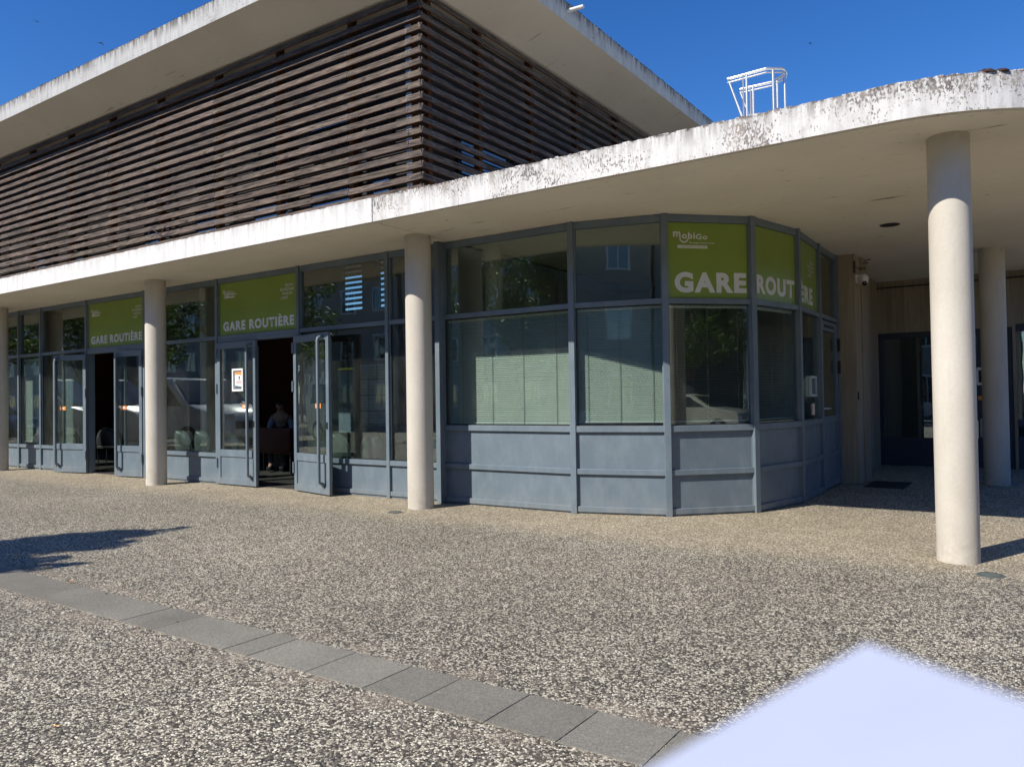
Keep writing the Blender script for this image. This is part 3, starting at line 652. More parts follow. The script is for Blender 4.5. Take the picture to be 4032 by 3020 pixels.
# ---------------------------------------------------------------- blinds
def blind(a, b_, label, z0, z1, ang, s0=0.05, s1=None, off=-0.12):
    fr = Fr(NODES[a], NODES[b_]); s1 = s1 or fr.L - 0.05
    root = thing('venetian_blind', label, 'blind', tuple(fr(s0, off, z0)), 'venetian blinds behind the office windows')
    b = MB(); z = z0 + 0.03; hw = 0.0135
    while z < z1 - 0.03:
        dz, do = hw * math.sin(ang), hw * math.cos(ang); jz = random.uniform(-0.0008, 0.0008)
        mid = fr(s0, off, z + 0.0018)
        v = []
        for s in (s0, s1):
            v += [fr(s, off + do, z - dz + jz), fr(s, off, z + 0.002 + jz), fr(s, off - do, z + dz + jz)]
        b.add(v, [(0, 3, 4, 1), (1, 4, 5, 2)]); z += 0.0248
    b.build('slats', M['blind'], root, smooth=True)
    b = MB(); b.box(s0, s1, off - 0.02, off + 0.02, z1 - 0.03, z1, fr); b.box(s0, s1, off - 0.012, off + 0.012, z0, z0 + 0.015, fr); b.build('rails', M['white'], root)
    b = MB(); n = 4 if s1 - s0 > 1.5 else 3
    for i in range(n):
        s = s0 + (s1 - s0) * (0.12 + 0.76 * i / (n - 1)); b.box(s - 0.003, s + 0.003, off + 0.014, off + 0.017, z0, z1, fr)
    b.build('cords', M['cord'], root)
    return root
blind('G', 'H', 'widest closed pale blind, sunlit, right of the third column', 1.10, 2.54, 1.05)
blind('H', 'I', 'closed pale blind, sunlit, in the window left of the GARE corner panel', 1.12, 2.54, 1.0)
blind('I', 'J', 'open-slatted blind in the corner window under the GARE panel', 1.12, 2.54, 0.12)
blind('J', 'K', 'open-slatted dark blind in the corner window under the ROUT panel', 1.12, 2.54, 0.2)
blind('A', 'B', 'narrow pale blind beside the leftmost column', 0.60, 2.5, 0.9)
blind('B', 'C', 'narrow pale blind left of the left entrance', 0.60, 2.0, 0.9, s0=0.9, s1=1.2)

# ---------------------------------------------------------------- poster frame and stickers on glass
fr = fdl; s0 = 0.455
pf = thing('poster_frame', 'white framed notice with orange top on the glass of the left door leaf', 'poster frame', tuple(fr(s0, 0, 1.63)))
b = MB(); w, h0, h1, tk = 0.31, 1.63, 2.02, 0.035
for a in ((s0, s0 + tk, h0, h1), (s0 + w - tk, s0 + w, h0, h1), (s0 + tk, s0 + w - tk, h0, h0 + tk), (s0 + tk, s0 + w - tk, h1 - tk, h1)): b.box(a[0], a[1], -0.02, 0.012, a[2], a[3], fr)
b.build('frame', M['white'], pf, bevel=0.003)
b = MB(); b.box(s0 + tk, s0 + w - tk, -0.019, -0.012, h0 + tk, h1 - tk, fr); b.build('backing', plain('grey_backing', (0.35, 0.37, 0.38)), pf)
a0, a1 = s0 + tk + 0.025, s0 + w - tk - 0.004
def poly(pts, mat, nm, o=-0.0105):
    b = MB(); b.add([fr(a0 + (a1 - a0) * u, o, h0 + tk + (h1 - h0 - 2 * tk) * v) for u, v in pts], [tuple(range(len(pts)))]); return b.build(nm, mat, pf)
poly([(0, .02), (1, .02), (1, .95), (0, .95)], plain('paper_white', (0.74, 0.80, 0.82)), 'sheet', -0.0112)
poly([(0, .93), (1, .93), (1, .75), (0, .80)], M['orange'], 'orange_band')
poly([(0, .02), (1, .02), (1, .13), (0, .20)], plain('slate_band', (0.08, 0.11, 0.13)), 'slate_band')
ck = [(0.52 + 0.17 * math.cos(t), 0.60 + 0.11 * math.sin(t)) for t in [i * math.pi / 10 for i in range(20)]]
poly(ck, M['black'], 'clock_ring'); poly([(0.52 + (x - 0.52) * .78, 0.6 + (y - 0.6) * .78) for x, y in ck], plain('clock_face', (0.75, 0.8, 0.82)), 'clock_face', -0.0100)
poly([(0.52, 0.6), (0.52, 0.70), (0.62, 0.68), (0.66, 0.6), (0.63, 0.55)], M['black'], 'clock_sector', -0.0096)
for i, v in enumerate((0.43, 0.39, 0.345)): poly([(0.15, v - 0.011), (0.9, v - 0.011), (0.9, v + 0.011), (0.15, v + 0.011)], plain('red_print', (0.55, 0.14, 0.08)), 'print_line')
poly([(0.25, 0.25), (0.85, 0.25), (0.85, 0.27), (0.25, 0.27)], plain('grey_print', (0.3, 0.35, 0.36)), 'print_line')

fr = Fr(NODES['K'], NODES['L'])
gf = thing('window_notice', 'small silver notice frame on the narrow dark window by the service door', 'notice frame', tuple(fr(0.62, 0, 1.40)))
b = MB()
for a in ((0.60, 0.64, 1.40, 1.69), (0.93, 0.97, 1.40, 1.69), (0.64, 0.93, 1.40, 1.435), (0.64, 0.93, 1.655, 1.69)): b.box(a[0], a[1], -0.045, -0.012, a[2], a[3], fr)
b.build('frame', M['steel'], gf)
b = MB(); b.box(0.64, 0.93, -0.044, -0.036, 1.435, 1.655, fr); b.build('sheet', plain('dark_sheet', (0.10, 0.12, 0.13)), gf)
b = MB(); b.box(0.74, 0.92, -0.046, -0.043, 1.14, 1.30, fr, 0); b.box(0.74, 0.80, -0.0428, -0.042, 1.14, 1.30, fr, 1); b.box(0.74, 0.92, -0.0428, -0.042, 1.315, 1.335, fr, 2)
tag(b.build('sticker', [M['white'], M['orange'], M['black']]), 'small white and orange sticker below the silver notice frame', 'sticker')

# items on the pier
b = MB(); b.box(-2.38, -2.36, 13.14, 13.19, 1.335, 1.455); b.box(-2.3598, -2.357, 13.15, 13.18, 1.35, 1.44, mi=1)
tag(b.build('door_intercom', [M['black'], plain('pale_button', (0.4, 0.42, 0.42))], bevel=0.004), 'slim black intercom on the concrete pier beside the service door', 'intercom')
cm = thing('security_camera', 'white dome security camera on the concrete pier under the canopy', 'security camera', (-2.36, 13.25, 3.2))
b = MB(); b.box(-2.385, -2.36, 13.17, 13.31, 3.18, 3.31); b.box(-2.36, -2.235, 13.19, 13.29, 3.275, 3.31); b.build('bracket', M['white'], cm, bevel=0.008)
b = MB(); b.lathe((-2.265, 13.22), [(0.012, 3.135), (0.042, 3.148), (0.062, 3.18), (0.068, 3.22), (0.066, 3.278)], 24); b.build('housing', M['white'], cm, smooth='auto')
b = MB()
dirv = Vector((0.25, -0.75, -0.5)).normalized(); c0 = Vector((-2.265, 13.22, 3.19)) + dirv * 0.048
xa = dirv.cross(Vector((0, 0, 1))).normalized(); ya = dirv.cross(xa)
ring = lambda r_, d_: [c0 + dirv * d_ + (xa * math.cos(t) + ya * math.sin(t)) * r_ for t in [i * math.pi / 10 for i in range(20)]]
vs_ = ring(0.040, 0) + ring(0.037, 0.02) + ring(0.02, 0.03); b.add(vs_, [(i, (i + 1) % 20, 20 + (i + 1) % 20, 20 + i) for i in range(20)] + [(20 + i, 20 + (i + 1) % 20, 40 + (i + 1) % 20, 40 + i) for i in range(20)] + [tuple(range(40, 60))])
b.build('lens', NT('black_lens', (0.01, 0.01, 0.012), 0.08).m, cm, smooth='auto')
ab = thing('antenna_bracket', 'black clamp arm with small fitting above the security camera', 'bracket', (-2.37, 13.15, 3.3))
b = MB(); b.tube([(-2.385, 13.128, 3.33), (-2.385, 13.128, 3.52)], 0.014, 8); b.build('clamp', M['black'], ab)
b = MB(); b.tube([(-2.38, 13.13, 3.43), (-2.33, 13.2, 3.40), (-2.28, 13.25, 3.40)], 0.011, 8); b.tube([(-2.32, 13.21, 3.40), (-2.25, 13.27, 3.41)], 0.022, 10); b.build('arm', plain('rusty_brown_fitting', (0.12, 0.09, 0.06)), ab)
b = MB(); b.tube([(-2.345, 13.6, 3.54), (-2.29, 13.58, 3.54), (-2.25, 13.56, 3.535)], 0.013, 8); b.tube([(-2.34, 13.75, 3.60), (-2.24, 13.7, 3.61)], 0.010, 8)
tag(b.build('pipe_stub', plain('brown_pipe', (0.25, 0.19, 0.13))), 'short brown pipe ends at the top of the concrete pier', 'pipe')

# ceiling downlight, uplight covers, grating
dn = thing('ceiling_downlight', 'round black recessed downlight in the canopy ceiling', 'downlight', (-1.585, 11.16, ZS))
b = MB(); n = 32
b.add([(-1.585 + r_ * math.cos(2 * math.pi * i / n), 11.16 + r_ * math.sin(2 * math.pi * i / n), z) for r_, z in ((0.12, ZS - 0.002), (0.12, ZS - 0.008), (0.095, ZS - 0.008), (0.095, ZS - 0.002)) for i in range(n)],
      [(k_ * n + i, k_ * n + (i + 1) % n, (k_ + 1) * n + (i + 1) % n, (k_ + 1) * n + i) for k_ in range(3) for i in range(n)]); b.build('rim', M['black'], dn)
b = MB(); b.lathe((-1.585, 11.16), [(0.095, ZS - 0.005), (0.05, ZS - 0.003)], 32); b.build('lens', M['dark'], dn)
b = MB(); b.lathe((-1.0, 14.6), [(0.11, ZS - 0.007), (0.11, ZS - 0.001)], 28); tag(b.build('ceiling_downlight', M['black']), 'farther round black downlight in the canopy ceiling, behind the front column', 'downlight')
def cover(x, y, r_, lab):
    u = thing('ground_cover', lab, 'cover plate', (x, y, 0))
    b = MB(); b.lathe((x, y), [(r_, 0.0), (r_, 0.006), (r_ - 0.012, 0.008)], 36); b.build('plate', plain('grey_green_plate', (0.13, 0.15, 0.135), 0.55, 0.2), u)
    b = MB(); b.tube([(x + (r_ - 0.018) * math.cos(t), y + (r_ - 0.018) * math.sin(t), 0.009) for t in [i * math.pi / 12 for i in range(24)]], 0.0025, 5, closed=True); b.build('seal', M['black'], u)
cover(-0.36, 7.14, 0.10, 'round grey-green cover plate in the ground before the big front column')
cover(-6.88, 7.38, 0.095, 'round grey cover plate in the ground before the third column')
b = MB(); b.box(-2.28, -1.72, 12.85, 13.75, 0.001, 0.008)
for i in range(22): b.box(-2.26 + i * 0.0245, -2.252 + i * 0.0245, 12.87, 13.73, 0.008, 0.014)
tag(b.build('floor_grating', plain('dark_grating', (0.03, 0.03, 0.032), 0.6, 0.3)), 'dark metal floor grating in the shade beside the concrete pier', 'grating')

# notices on the rear doors
b = MB(); b.box(-0.99, -0.80, 16.90, 16.93, 1.55, 1.88); b.box(-0.955, -0.835, 16.895, 16.899, 1.60, 1.83, mi=1)
tag(b.build('wall_notice', [M['white'], M['dark']]), 'white framed notice on the dark rear door behind the front column', 'notice frame')
b = MB(); b.box(-0.97, -0.78, 16.925, 16.935, 1.27, 1.35); tag(b.build('push_sticker', M['orange']), 'orange strip on the dark rear door below the white notice', 'sticker')
b = MB(); b.box(-0.95, -0.74, 16.92, 16.93, 0.58, 0.92)
for i in range(9): b.box(-0.93, -0.78, 16.9185, 16.9195, 0.62 + i * 0.03, 0.627 + i * 0.03, mi=1)
tag(b.build('timetable_sheet', [plain('dull_paper', (0.45, 0.45, 0.42)), M['dark']]), 'white printed sheet low on the dark rear door', 'notice')

# ---------------------------------------------------------------- ladder guard on the low roof
lg = thing('roof_guard_rail', 'silver tubular guard rail of a roof ladder standing on the low roof', 'guard rail', (-3.3, 11.5, ZT))
ringp = [(-3.725, 11.248), (-3.16, 11.214), (-3.14, 11.22), (-2.965, 11.345), (-2.955, 11.36), (-2.96, 11.56), (-2.97, 11.58), (-3.20, 11.74), (-3.22, 11.748), (-3.70, 11.743)]
b = MB(); b.tube([(x, y, 6.11) for x, y in ringp], 0.021, 10); b.build('rail', M['steel'], lg, smooth='auto')
b = MB(); b.tube([(x, y, 6.055) for x, y in ringp], 0.011, 8); b.build('rail', M['steel'], lg, smooth='auto')
for (x, y, dx) in ((-3.44, 11.23, 0.05), (-3.07, 11.27, 0), (-2.955, 11.45, 0), (-3.50, 11.745, 0.04), (-3.13, 11.70, 0)):
    b = MB(); b.tube([(x, y, ZT), (x, y, 6.09)], 0.020, 10)
    if dx: b.tube([(x - dx, y, ZT), (x - dx, y, 6.09)], 0.014, 8)
    b.build('post', M['steel'], lg, smooth='auto')
for (x, y) in ((-3.71, 11.248), (-3.70, 11.74)):
    b = MB(); b.tube([(x + 0.30, y, ZT), (x + 0.20, y, 5.46), (x + 0.06, y, 5.90), (x + 0.005, y, 6.07)], 0.018, 10); b.build('post', M['steel'], lg, smooth='auto')

# dark bit of debris on the canopy edge
b = MB()
for (x, y, w, h) in ((-0.30, 7.08, 0.075, 0.028), (-0.20, 7.12, 0.06, 0.02)):
    pts = [(w * math.cos(t), w * 0.55 * math.sin(t)) for t in [i * math.pi / 7 for i in range(14)]]
    n = len(pts); b.add([(x + p[0], y + p[1], ZT - 0.002) for p in pts] + [(x + p[0] * 0.6, y + p[1] * 0.6, ZT + h * random.uniform(0.7, 1.1)) for p in pts], [(i, (i + 1) % n, n + (i + 1) % n, n + i) for i in range(n)] + [tuple(range(n, 2 * n))])
tag(b.build('moss_clump', plain('dark_brown_moss', (0.05, 0.025, 0.02), 0.95)), 'dark brown clump lying on the canopy edge at the right', 'debris')

# birds in the sky
def bird(x, y, z, s, lab, ph):
    b = MB(); b.add([Vector((x, y, z)) + Vector(v) * s for v in ((-0.5, 0, 0), (0.4, 0, 0.02), (0.55, 0, 0), (0.1, 0.08, 0.03), (0.1, -0.08, 0.03), (0.1, 0, -0.07), (0.0, 0.05, 0.05), (-0.3, 0.9, 0.3 * ph), (0.25, 0.1, 0.05), (0.0, -0.05, 0.05), (-0.3, -0.9, 0.3 * ph), (0.25, -0.1, 0.05))],
                  [(0, 3, 5), (0, 5, 4), (3, 2, 5), (4, 5, 2), (0, 3, 4), (3, 2, 4), (6, 7, 8), (9, 10, 11)])
    tag(b.build('bird', M['black']), lab, 'bird', 'swifts high in the sky')
bird(-88.71, 40, 42.8, 0.55, 'tiny dark bird high in the sky at far top left', 1)
bird(-75.74, 40, 36.95, 0.6, 'tiny dark bird in the sky above the left roof edge', -0.6)
bird(-9.06, 40, 18.77, 0.22, 'tiny dark bird in the sky above the roof guard rail', 0.8)

# leaves and crumbs on the ground
def leaf(x, y, s, col, lab, nm='fallen_leaf', cat='leaf'):
    a = random.uniform(0, 6.28); pts = [(-1, 0, 0.1), (-0.4, 0.38, 0.25), (0.4, 0.34, 0.2), (1, 0, 0.5), (0.4, -0.34, 0.1), (-0.4, -0.38, 0.2)]
    b = MB(); P_ = [(x + s * (p[0] * math.cos(a) - p[1] * math.sin(a)), y + s * (p[0] * math.sin(a) + p[1] * math.cos(a)), 0.006 + s * p[2]) for p in pts]
    b.add(P_, [(0, 1, 2, 3), (0, 3, 4, 5)]); tag(b.build(nm, plain(nm + '_colour', col, 0.7)), lab, cat)
leaf(-6.54, 3.195, 0.035, (0.30, 0.17, 0.09), 'brown curled leaf at the upper edge of the granite strip')
leaf(-5.91, 3.14, 0.02, (0.05, 0.045, 0.04), 'dark flat leaf on the granite strip, near its left end')
leaf(-3.69, 1.733, 0.017, (0.80, 0.42, 0.08), 'orange scrap lying on the pebbles at the lower left', 'orange_scrap', 'litter')
leaf(-4.74, 2.99, 0.014, (0.04, 0.04, 0.04), 'tiny black crumb in the middle of the granite strip', 'dark_crumb', 'litter')
leaf(-4.85, 2.78, 0.018, (0.40, 0.20, 0.13), 'reddish leaf at the lower edge of the granite strip')
leaf(-11.6, 7.9, 0.03, (0.03, 0.03, 0.03), 'small black crumb before the left leaf of the open door', 'dark_crumb', 'litter')

# ---------------------------------------------------------------- furniture in the hall
def chair(x, y, rot, label, dark=False):
    root = thing('waiting_chair', label, 'chair', (0, 0, 0), 'waiting room chairs behind the glass')
    m = M['chairdark'] if dark else M['chair']
    # shell seen from behind: rounded top, curved
    b = MB(); nu, nv = 12, 8; vs_ = []
    for j in range(nv + 1):
        v = j / nv
        hw = 0.27 * (math.sin(math.pi * (0.5 - 0.42 * v ** 2.6 * 0.98))) if v < 0.999 else 0.05
        hw = 0.27 * max(0.14, (1 - v ** 3) ** 0.5)
        for i in range(nu + 1):
            u = -1 + 2 * i / nu; vs_.append((u * hw, -0.06 - 0.06 * v + 0.11 * (u * u), 0.50 + 0.40 * v))
    b.add(vs_, [(j * (nu + 1) + i, j * (nu + 1) + i + 1, (j + 1) * (nu + 1) + i + 1, (j + 1) * (nu + 1) + i) for j in range(nv) for i in range(nu)])
    o1 = b.build('backrest', m, root, smooth=True); so_ = o1.modifiers.new('thick', 'SOLIDIFY'); so_.thickness = 0.008
    rim = [(-1 + 2 * i / nu, 0) for i in range(nu + 1)]
    b = MB(); edge = [vs_[j * (nu + 1)] for j in range(nv + 1)] + [vs_[nv * (nu + 1) + i] for i in range(1, nu)] + [vs_[j * (nu + 1) + nu] for j in range(nv, -1, -1)]
    b.tube(edge + [vs_[i] for i in range(nu - 1, 0, -1)], 0.011, 8, closed=True); b.build('rim', M['steel'] if dark else M['chair'], root, smooth='auto')
    b = MB(); vs2 = []
    for j in range(7):
        v = j / 6
        for i in range(9):
            u = -1 + i / 4; vs2.append((u * 0.26 * (1 - 0.25 * v ** 4), -0.02 + 0.42 * v, 0.455 + 0.03 * u * u + (0.03 if j == 6 else 0)))
    b.add(vs2, [(j * 9 + i, j * 9 + i + 1, (j + 1) * 9 + i + 1, (j + 1) * 9 + i) for j in range(6) for i in range(8)])
    o2 = b.build('seat', m, root, smooth=True); so_ = o2.modifiers.new('thick', 'SOLIDIFY'); so_.thickness = 0.01
    for sx in (-1, 1):
        b = MB(); b.tube([(sx * 0.25, 0.02, 0.45), (sx * 0.25, 0.05, 0.25), (sx * 0.25, 0.02, 0.012)], 0.013, 8); b.tube([(sx * 0.25, 0.36, 0.45), (sx * 0.25, 0.34, 0.012)], 0.013, 8); b.build('leg', M['black'], root)
    root.location = (x, y, 0); root.rotation_euler = (0, 0, rot); return root
chair(-13.96, 8.92, 0.0, 'grey-green rounded chair back beside the slim second column')
chair(-13.30, 8.92, 0.0, 'grey-green rounded chair back between the second column and the open door')
chair(-12.55, 8.95, 0.15, 'grey-green rounded chair back half hidden at the left jamb of the open door')
chair(-9.62, 8.95, 0.0, 'grey-green chair back half hidden by the folded door leaf')
chair(-8.80, 8.92, 0.0, 'grey-green rounded chair back in the window left of the third column')
chair(-7.65, 8.92, 0.1, 'grey-green chair back just left of the third column')
chair(-17.32, 9.25, 0.5, 'black mesh chair with chrome rim inside the left entrance', True)

nb = thing('notice_board', 'dim board of pinned timetable sheets behind the window left of the third column', 'notice board', (-9.2, 9.6, 0.9))
b = MB(); b.box(-9.75, -8.9, 9.6, 9.63, 0.95, 2.1); b.build('board', plain('dark_board', (0.06, 0.05, 0.045)), nb)
b = MB()
for i in range(4):
    for j in range(4):
        if random.random() < 0.9:
            x = -9.72 + i * 0.2; z = 1.0 + j * 0.27; b.box(x, x + 0.185, 9.592, 9.597, z, z + 0.25)
            for q in range(4):
                if random.random() < 0.8: b.box(x + 0.02, x + random.uniform(0.08, 0.16), 9.5895, 9.5905, z + 0.04 + q * 0.05, z + 0.05 + q * 0.05, mi=1)
b.build('sheets', [plain('grey_sheet', (0.34, 0.36, 0.38)), plain('print_grey', (0.08, 0.09, 0.11))], nb)
b = MB(); b.box(-9.95, -9.62, 9.3, 9.34, 1.965, 2.0); b.box(-9.95, -9.62, 9.3, 9.345, 0.9, 1.945, mi=1)
tag(b.build('ticket_machine', [plain('yellow_lamp_top', (0.85, 0.8, 0.05)), plain('blue_grey_cabinet', (0.08, 0.12, 0.14))]), 'tall dark cabinet with yellow top beside the notice board', 'cabinet')
bt = thing('seat_bench', 'dark red bench inside the open door, before the seated person', 'bench', (-12.6, 10.6, 0))
redm = plain('dark_red_vinyl', (0.09, 0.008, 0.006), 0.4)
b = MB(); b.box(-13.6, -12.2, 10.10, 10.16, 0.45, 0.92); b.build('backrest', redm, bt, bevel=0.02)
b = MB(); b.box(-13.6, -12.2, 10.16, 10.6, 0.40, 0.46); b.build('seat', redm, bt, bevel=0.02)
for x in (-13.5, -12.3):
    for y in (10.2, 10.5): b = MB(); b.box(x - 0.02, x + 0.02, y, y + 0.04, 0.008, 0.40); b.build('leg', M['black'], bt)

# ---------------------------------------------------------------- person in the hall, head bowed
def skin_chain(bm_pts, edges, radii, name, mat, parent, lv=2):
    me = bpy.data.meshes.new(name); me.from_pydata(bm_pts, edges, []); o = bpy.data.objects.new(name, me); C.objects.link(o)
    sk = o.modifiers.new('skin', 'SKIN'); sk.use_smooth_shade = True
    for v, r_ in zip(me.skin_vertices[0].data, radii): v.radius = (r_, r_)
    me.skin_vertices[0].data[0].use_root = True
    sb = o.modifiers.new('sub', 'SUBSURF'); sb.levels = lv; sb.render_levels = lv
    dg = bpy.context.evaluated_depsgraph_get(); me2 = bpy.data.meshes.new_from_object(o.evaluated_get(dg)); bpy.data.objects.remove(o)
    me2.materials.clear(); me2.materials.append(mat)
    for p in me2.polygons: p.use_smooth = True
    o2 = bpy.data.objects.new(name, me2); C.objects.link(o2); o2.parent = parent; o2.matrix_parent_inverse = Matrix()
    return o2
pr = thing('person', 'person in a dark top with pale sleeves sitting with head bowed inside the open door', 'person', (0, 0, 0))
skin = plain('skin', (0.42, 0.26, 0.19), 0.5); dk = plain('dark_top', (0.025, 0.027, 0.035)); slv = plain('pale_blue_sleeve', (0.30, 0.34, 0.42)); jean = plain('dark_jeans', (0.03, 0.04, 0.07))
pts = [(0, 0, 0.62), (0, 0.0, 0.82), (0, -0.03, 1.02), (0, -0.05, 1.12), (0, -0.09, 1.20), (0, -0.12, 1.28), (0, -0.14, 1.36),
       (-0.17, -0.04, 1.08), (-0.24, -0.10, 0.84), (-0.10, -0.30, 0.80), (0.17, -0.04, 1.08), (0.24, -0.10, 0.84), (0.08, -0.30, 0.80),
       (-0.10, -0.02, 0.60), (-0.13, -0.42, 0.60), (-0.13, -0.42, 0.12), (-0.13, -0.55, 0.06), (0.10, -0.02, 0.60), (0.13, -0.42, 0.60), (0.13, -0.42, 0.12), (0.13, -0.55, 0.06)]
ed = [(0, 1), (1, 2), (2, 3), (3, 4), (4, 5), (5, 6), (3, 7), (7, 8), (8, 9), (3, 10), (10, 11), (11, 12), (0, 13), (13, 14), (14, 15), (15, 16), (0, 17), (17, 18), (18, 19), (19, 20)]
rd_ = [0.14, 0.13, 0.15, 0.12, 0.055, 0.07, 0.085, 0.065, 0.045, 0.032, 0.065, 0.045, 0.032, 0.09, 0.065, 0.045, 0.04, 0.09, 0.065, 0.045, 0.04]
skin_chain(pts, ed, rd_, 'body', skin, pr)
hd = MB(); cx0 = Vector((0, -0.155, 1.325)); tilt = Matrix.Rotation(R(32), 3, 'X'); vs_ = []; NU, NV = 20, 16
for j in range(NV + 1):
    ph = math.pi * j / NV
    for i in range(NU):
        th_ = 2 * math.pi * i / NU; x = 0.075 * math.sin(ph) * math.cos(th_); y = 0.095 * math.sin(ph) * math.sin(th_); z = 0.115 * math.cos(ph)
        if z < 0: x *= 1 + z * 2.2; y *= 1 + z * 1.2
        f = max(0, -y / 0.095)
        if f > 0.9 and -0.045 < z < 0.02: y -= 0.022 * (1 - abs(x) / 0.03) if abs(x) < 0.03 else 0
        if f > 0.6 and 0.0 < z < 0.035 and 0.015 < abs(x) < 0.05: y += 0.008
        vs_.append(cx0 + tilt @ Vector((x, y, z)))
hd.add(vs_, [(j * NU + i, j * NU + (i + 1) % NU, (j + 1) * NU + (i + 1) % NU, (j + 1) * NU + i) for j in range(NV) for i in range(NU)])
for sx in (-1, 1):
    e = cx0 + tilt @ Vector((sx * 0.03, -0.086, 0.012))
    hd.add([e + Vector((0.014 * math.cos(t), -0.004, 0.006 * math.sin(t))) for t in [i * math.pi / 4 for i in range(8)]], [tuple(range(8))], 1)
m_ = cx0 + tilt @ Vector((0, -0.088, -0.062)); hd.add([m_ + Vector((0.024 * math.cos(t), -0.006, 0.005 * math.sin(t))) for t in [i * math.pi / 4 for i in range(8)]], [tuple(range(8))], 1)
hd.build('face', [skin, M['black']], pr, smooth=True)
hr = MB(); vs_ = []
for j in range(9):
    ph = math.pi * 0.62 * j / 8
    for i in range(NU):
        th_ = 2 * math.pi * i / NU; cut = 0.55 if math.sin(th_) < -0.3 else 1.0; p_ = ph * cut
        vs_.append(cx0 + tilt @ Vector((0.083 * math.sin(p_) * math.cos(th_), 0.006 + 0.102 * math.sin(p_) * math.sin(th_), 0.006 + 0.122 * math.cos(p_))))
hr.add(vs_, [(j * NU + i, j * NU + (i + 1) % NU, (j + 1) * NU + (i + 1) % NU, (j + 1) * NU + i) for j in range(8) for i in range(NU)]); hr.build('hair', plain('black_hair', (0.012, 0.010, 0.010), 0.5), pr, smooth=True)
skin_chain(pts[:4] + [pts[7], pts[10]], [(0, 1), (1, 2), (2, 3), (3, 4), (3, 5)], [0.155, 0.145, 0.165, 0.13, 0.08, 0.08], 'top', dk, pr)
for q in ((7, 8, 9), (10, 11, 12)):
    a_, b_, c_ = [Vector(pts[i]) for i in q]; skin_chain([a_, b_, b_.lerp(c_, 0.75)], [(0, 1), (1, 2)], [0.08, 0.058, 0.045], 'sleeve', slv, pr)
for sx in (-1, 1):
    h0_ = Vector((-0.10 if sx < 0 else 0.08, -0.30, 0.80)); pz = [h0_, h0_ + Vector((0, -0.06, 0))]; e_ = [(0, 1)]; r_ = [0.026, 0.03]
    for kf, dx in enumerate((-0.03, -0.01, 0.01, 0.03)):
        i0 = len(pz); pz += [h0_ + Vector((dx, -0.10, 0.0)), h0_ + Vector((dx * 1.1, -0.135 + abs(dx) * 0.5, -0.015)), h0_ + Vector((dx * 1.1, -0.155 + abs(dx) * 0.6, -0.035))]; e_ += [(1, i0), (i0, i0 + 1), (i0 + 1, i0 + 2)]; r_ += [0.010, 0.009, 0.008]
    i0 = len(pz); pz += [h0_ + Vector((-sx * 0.035, -0.05, 0.01)), h0_ + Vector((-sx * 0.055, -0.08, 0.0))]; e_ += [(0, i0), (i0, i0 + 1)]; r_ += [0.011, 0.009]
    skin_chain(pz, e_, r_, 'hand', skin, pr, 1)
for q in ((13, 14, 15), (17, 18, 19)):
    skin_chain([pts[0]] + [pts[i] for i in q], [(0, 1), (1, 2), (2, 3)], [0.145, 0.105, 0.08, 0.06], 'trouser_leg', jean, pr)
for sx in (-0.13, 0.13): sb_ = MB(); sb_.box(sx - 0.045, sx + 0.045, -0.64, -0.37, 0.01, 0.09); sb_.build('shoe', M['black'], pr, bevel=0.02)
pr.location = (-13.28, 10.80, 0.03); pr.rotation_euler = (0, 0, R(38))
stl = MB(); stl.box(-13.53, -13.03, 10.70, 11.1, 0.012, 0.50); tag(stl.build('seat_box', M['black'], bevel=0.02), 'black block seat under the person inside the open door', 'seat')

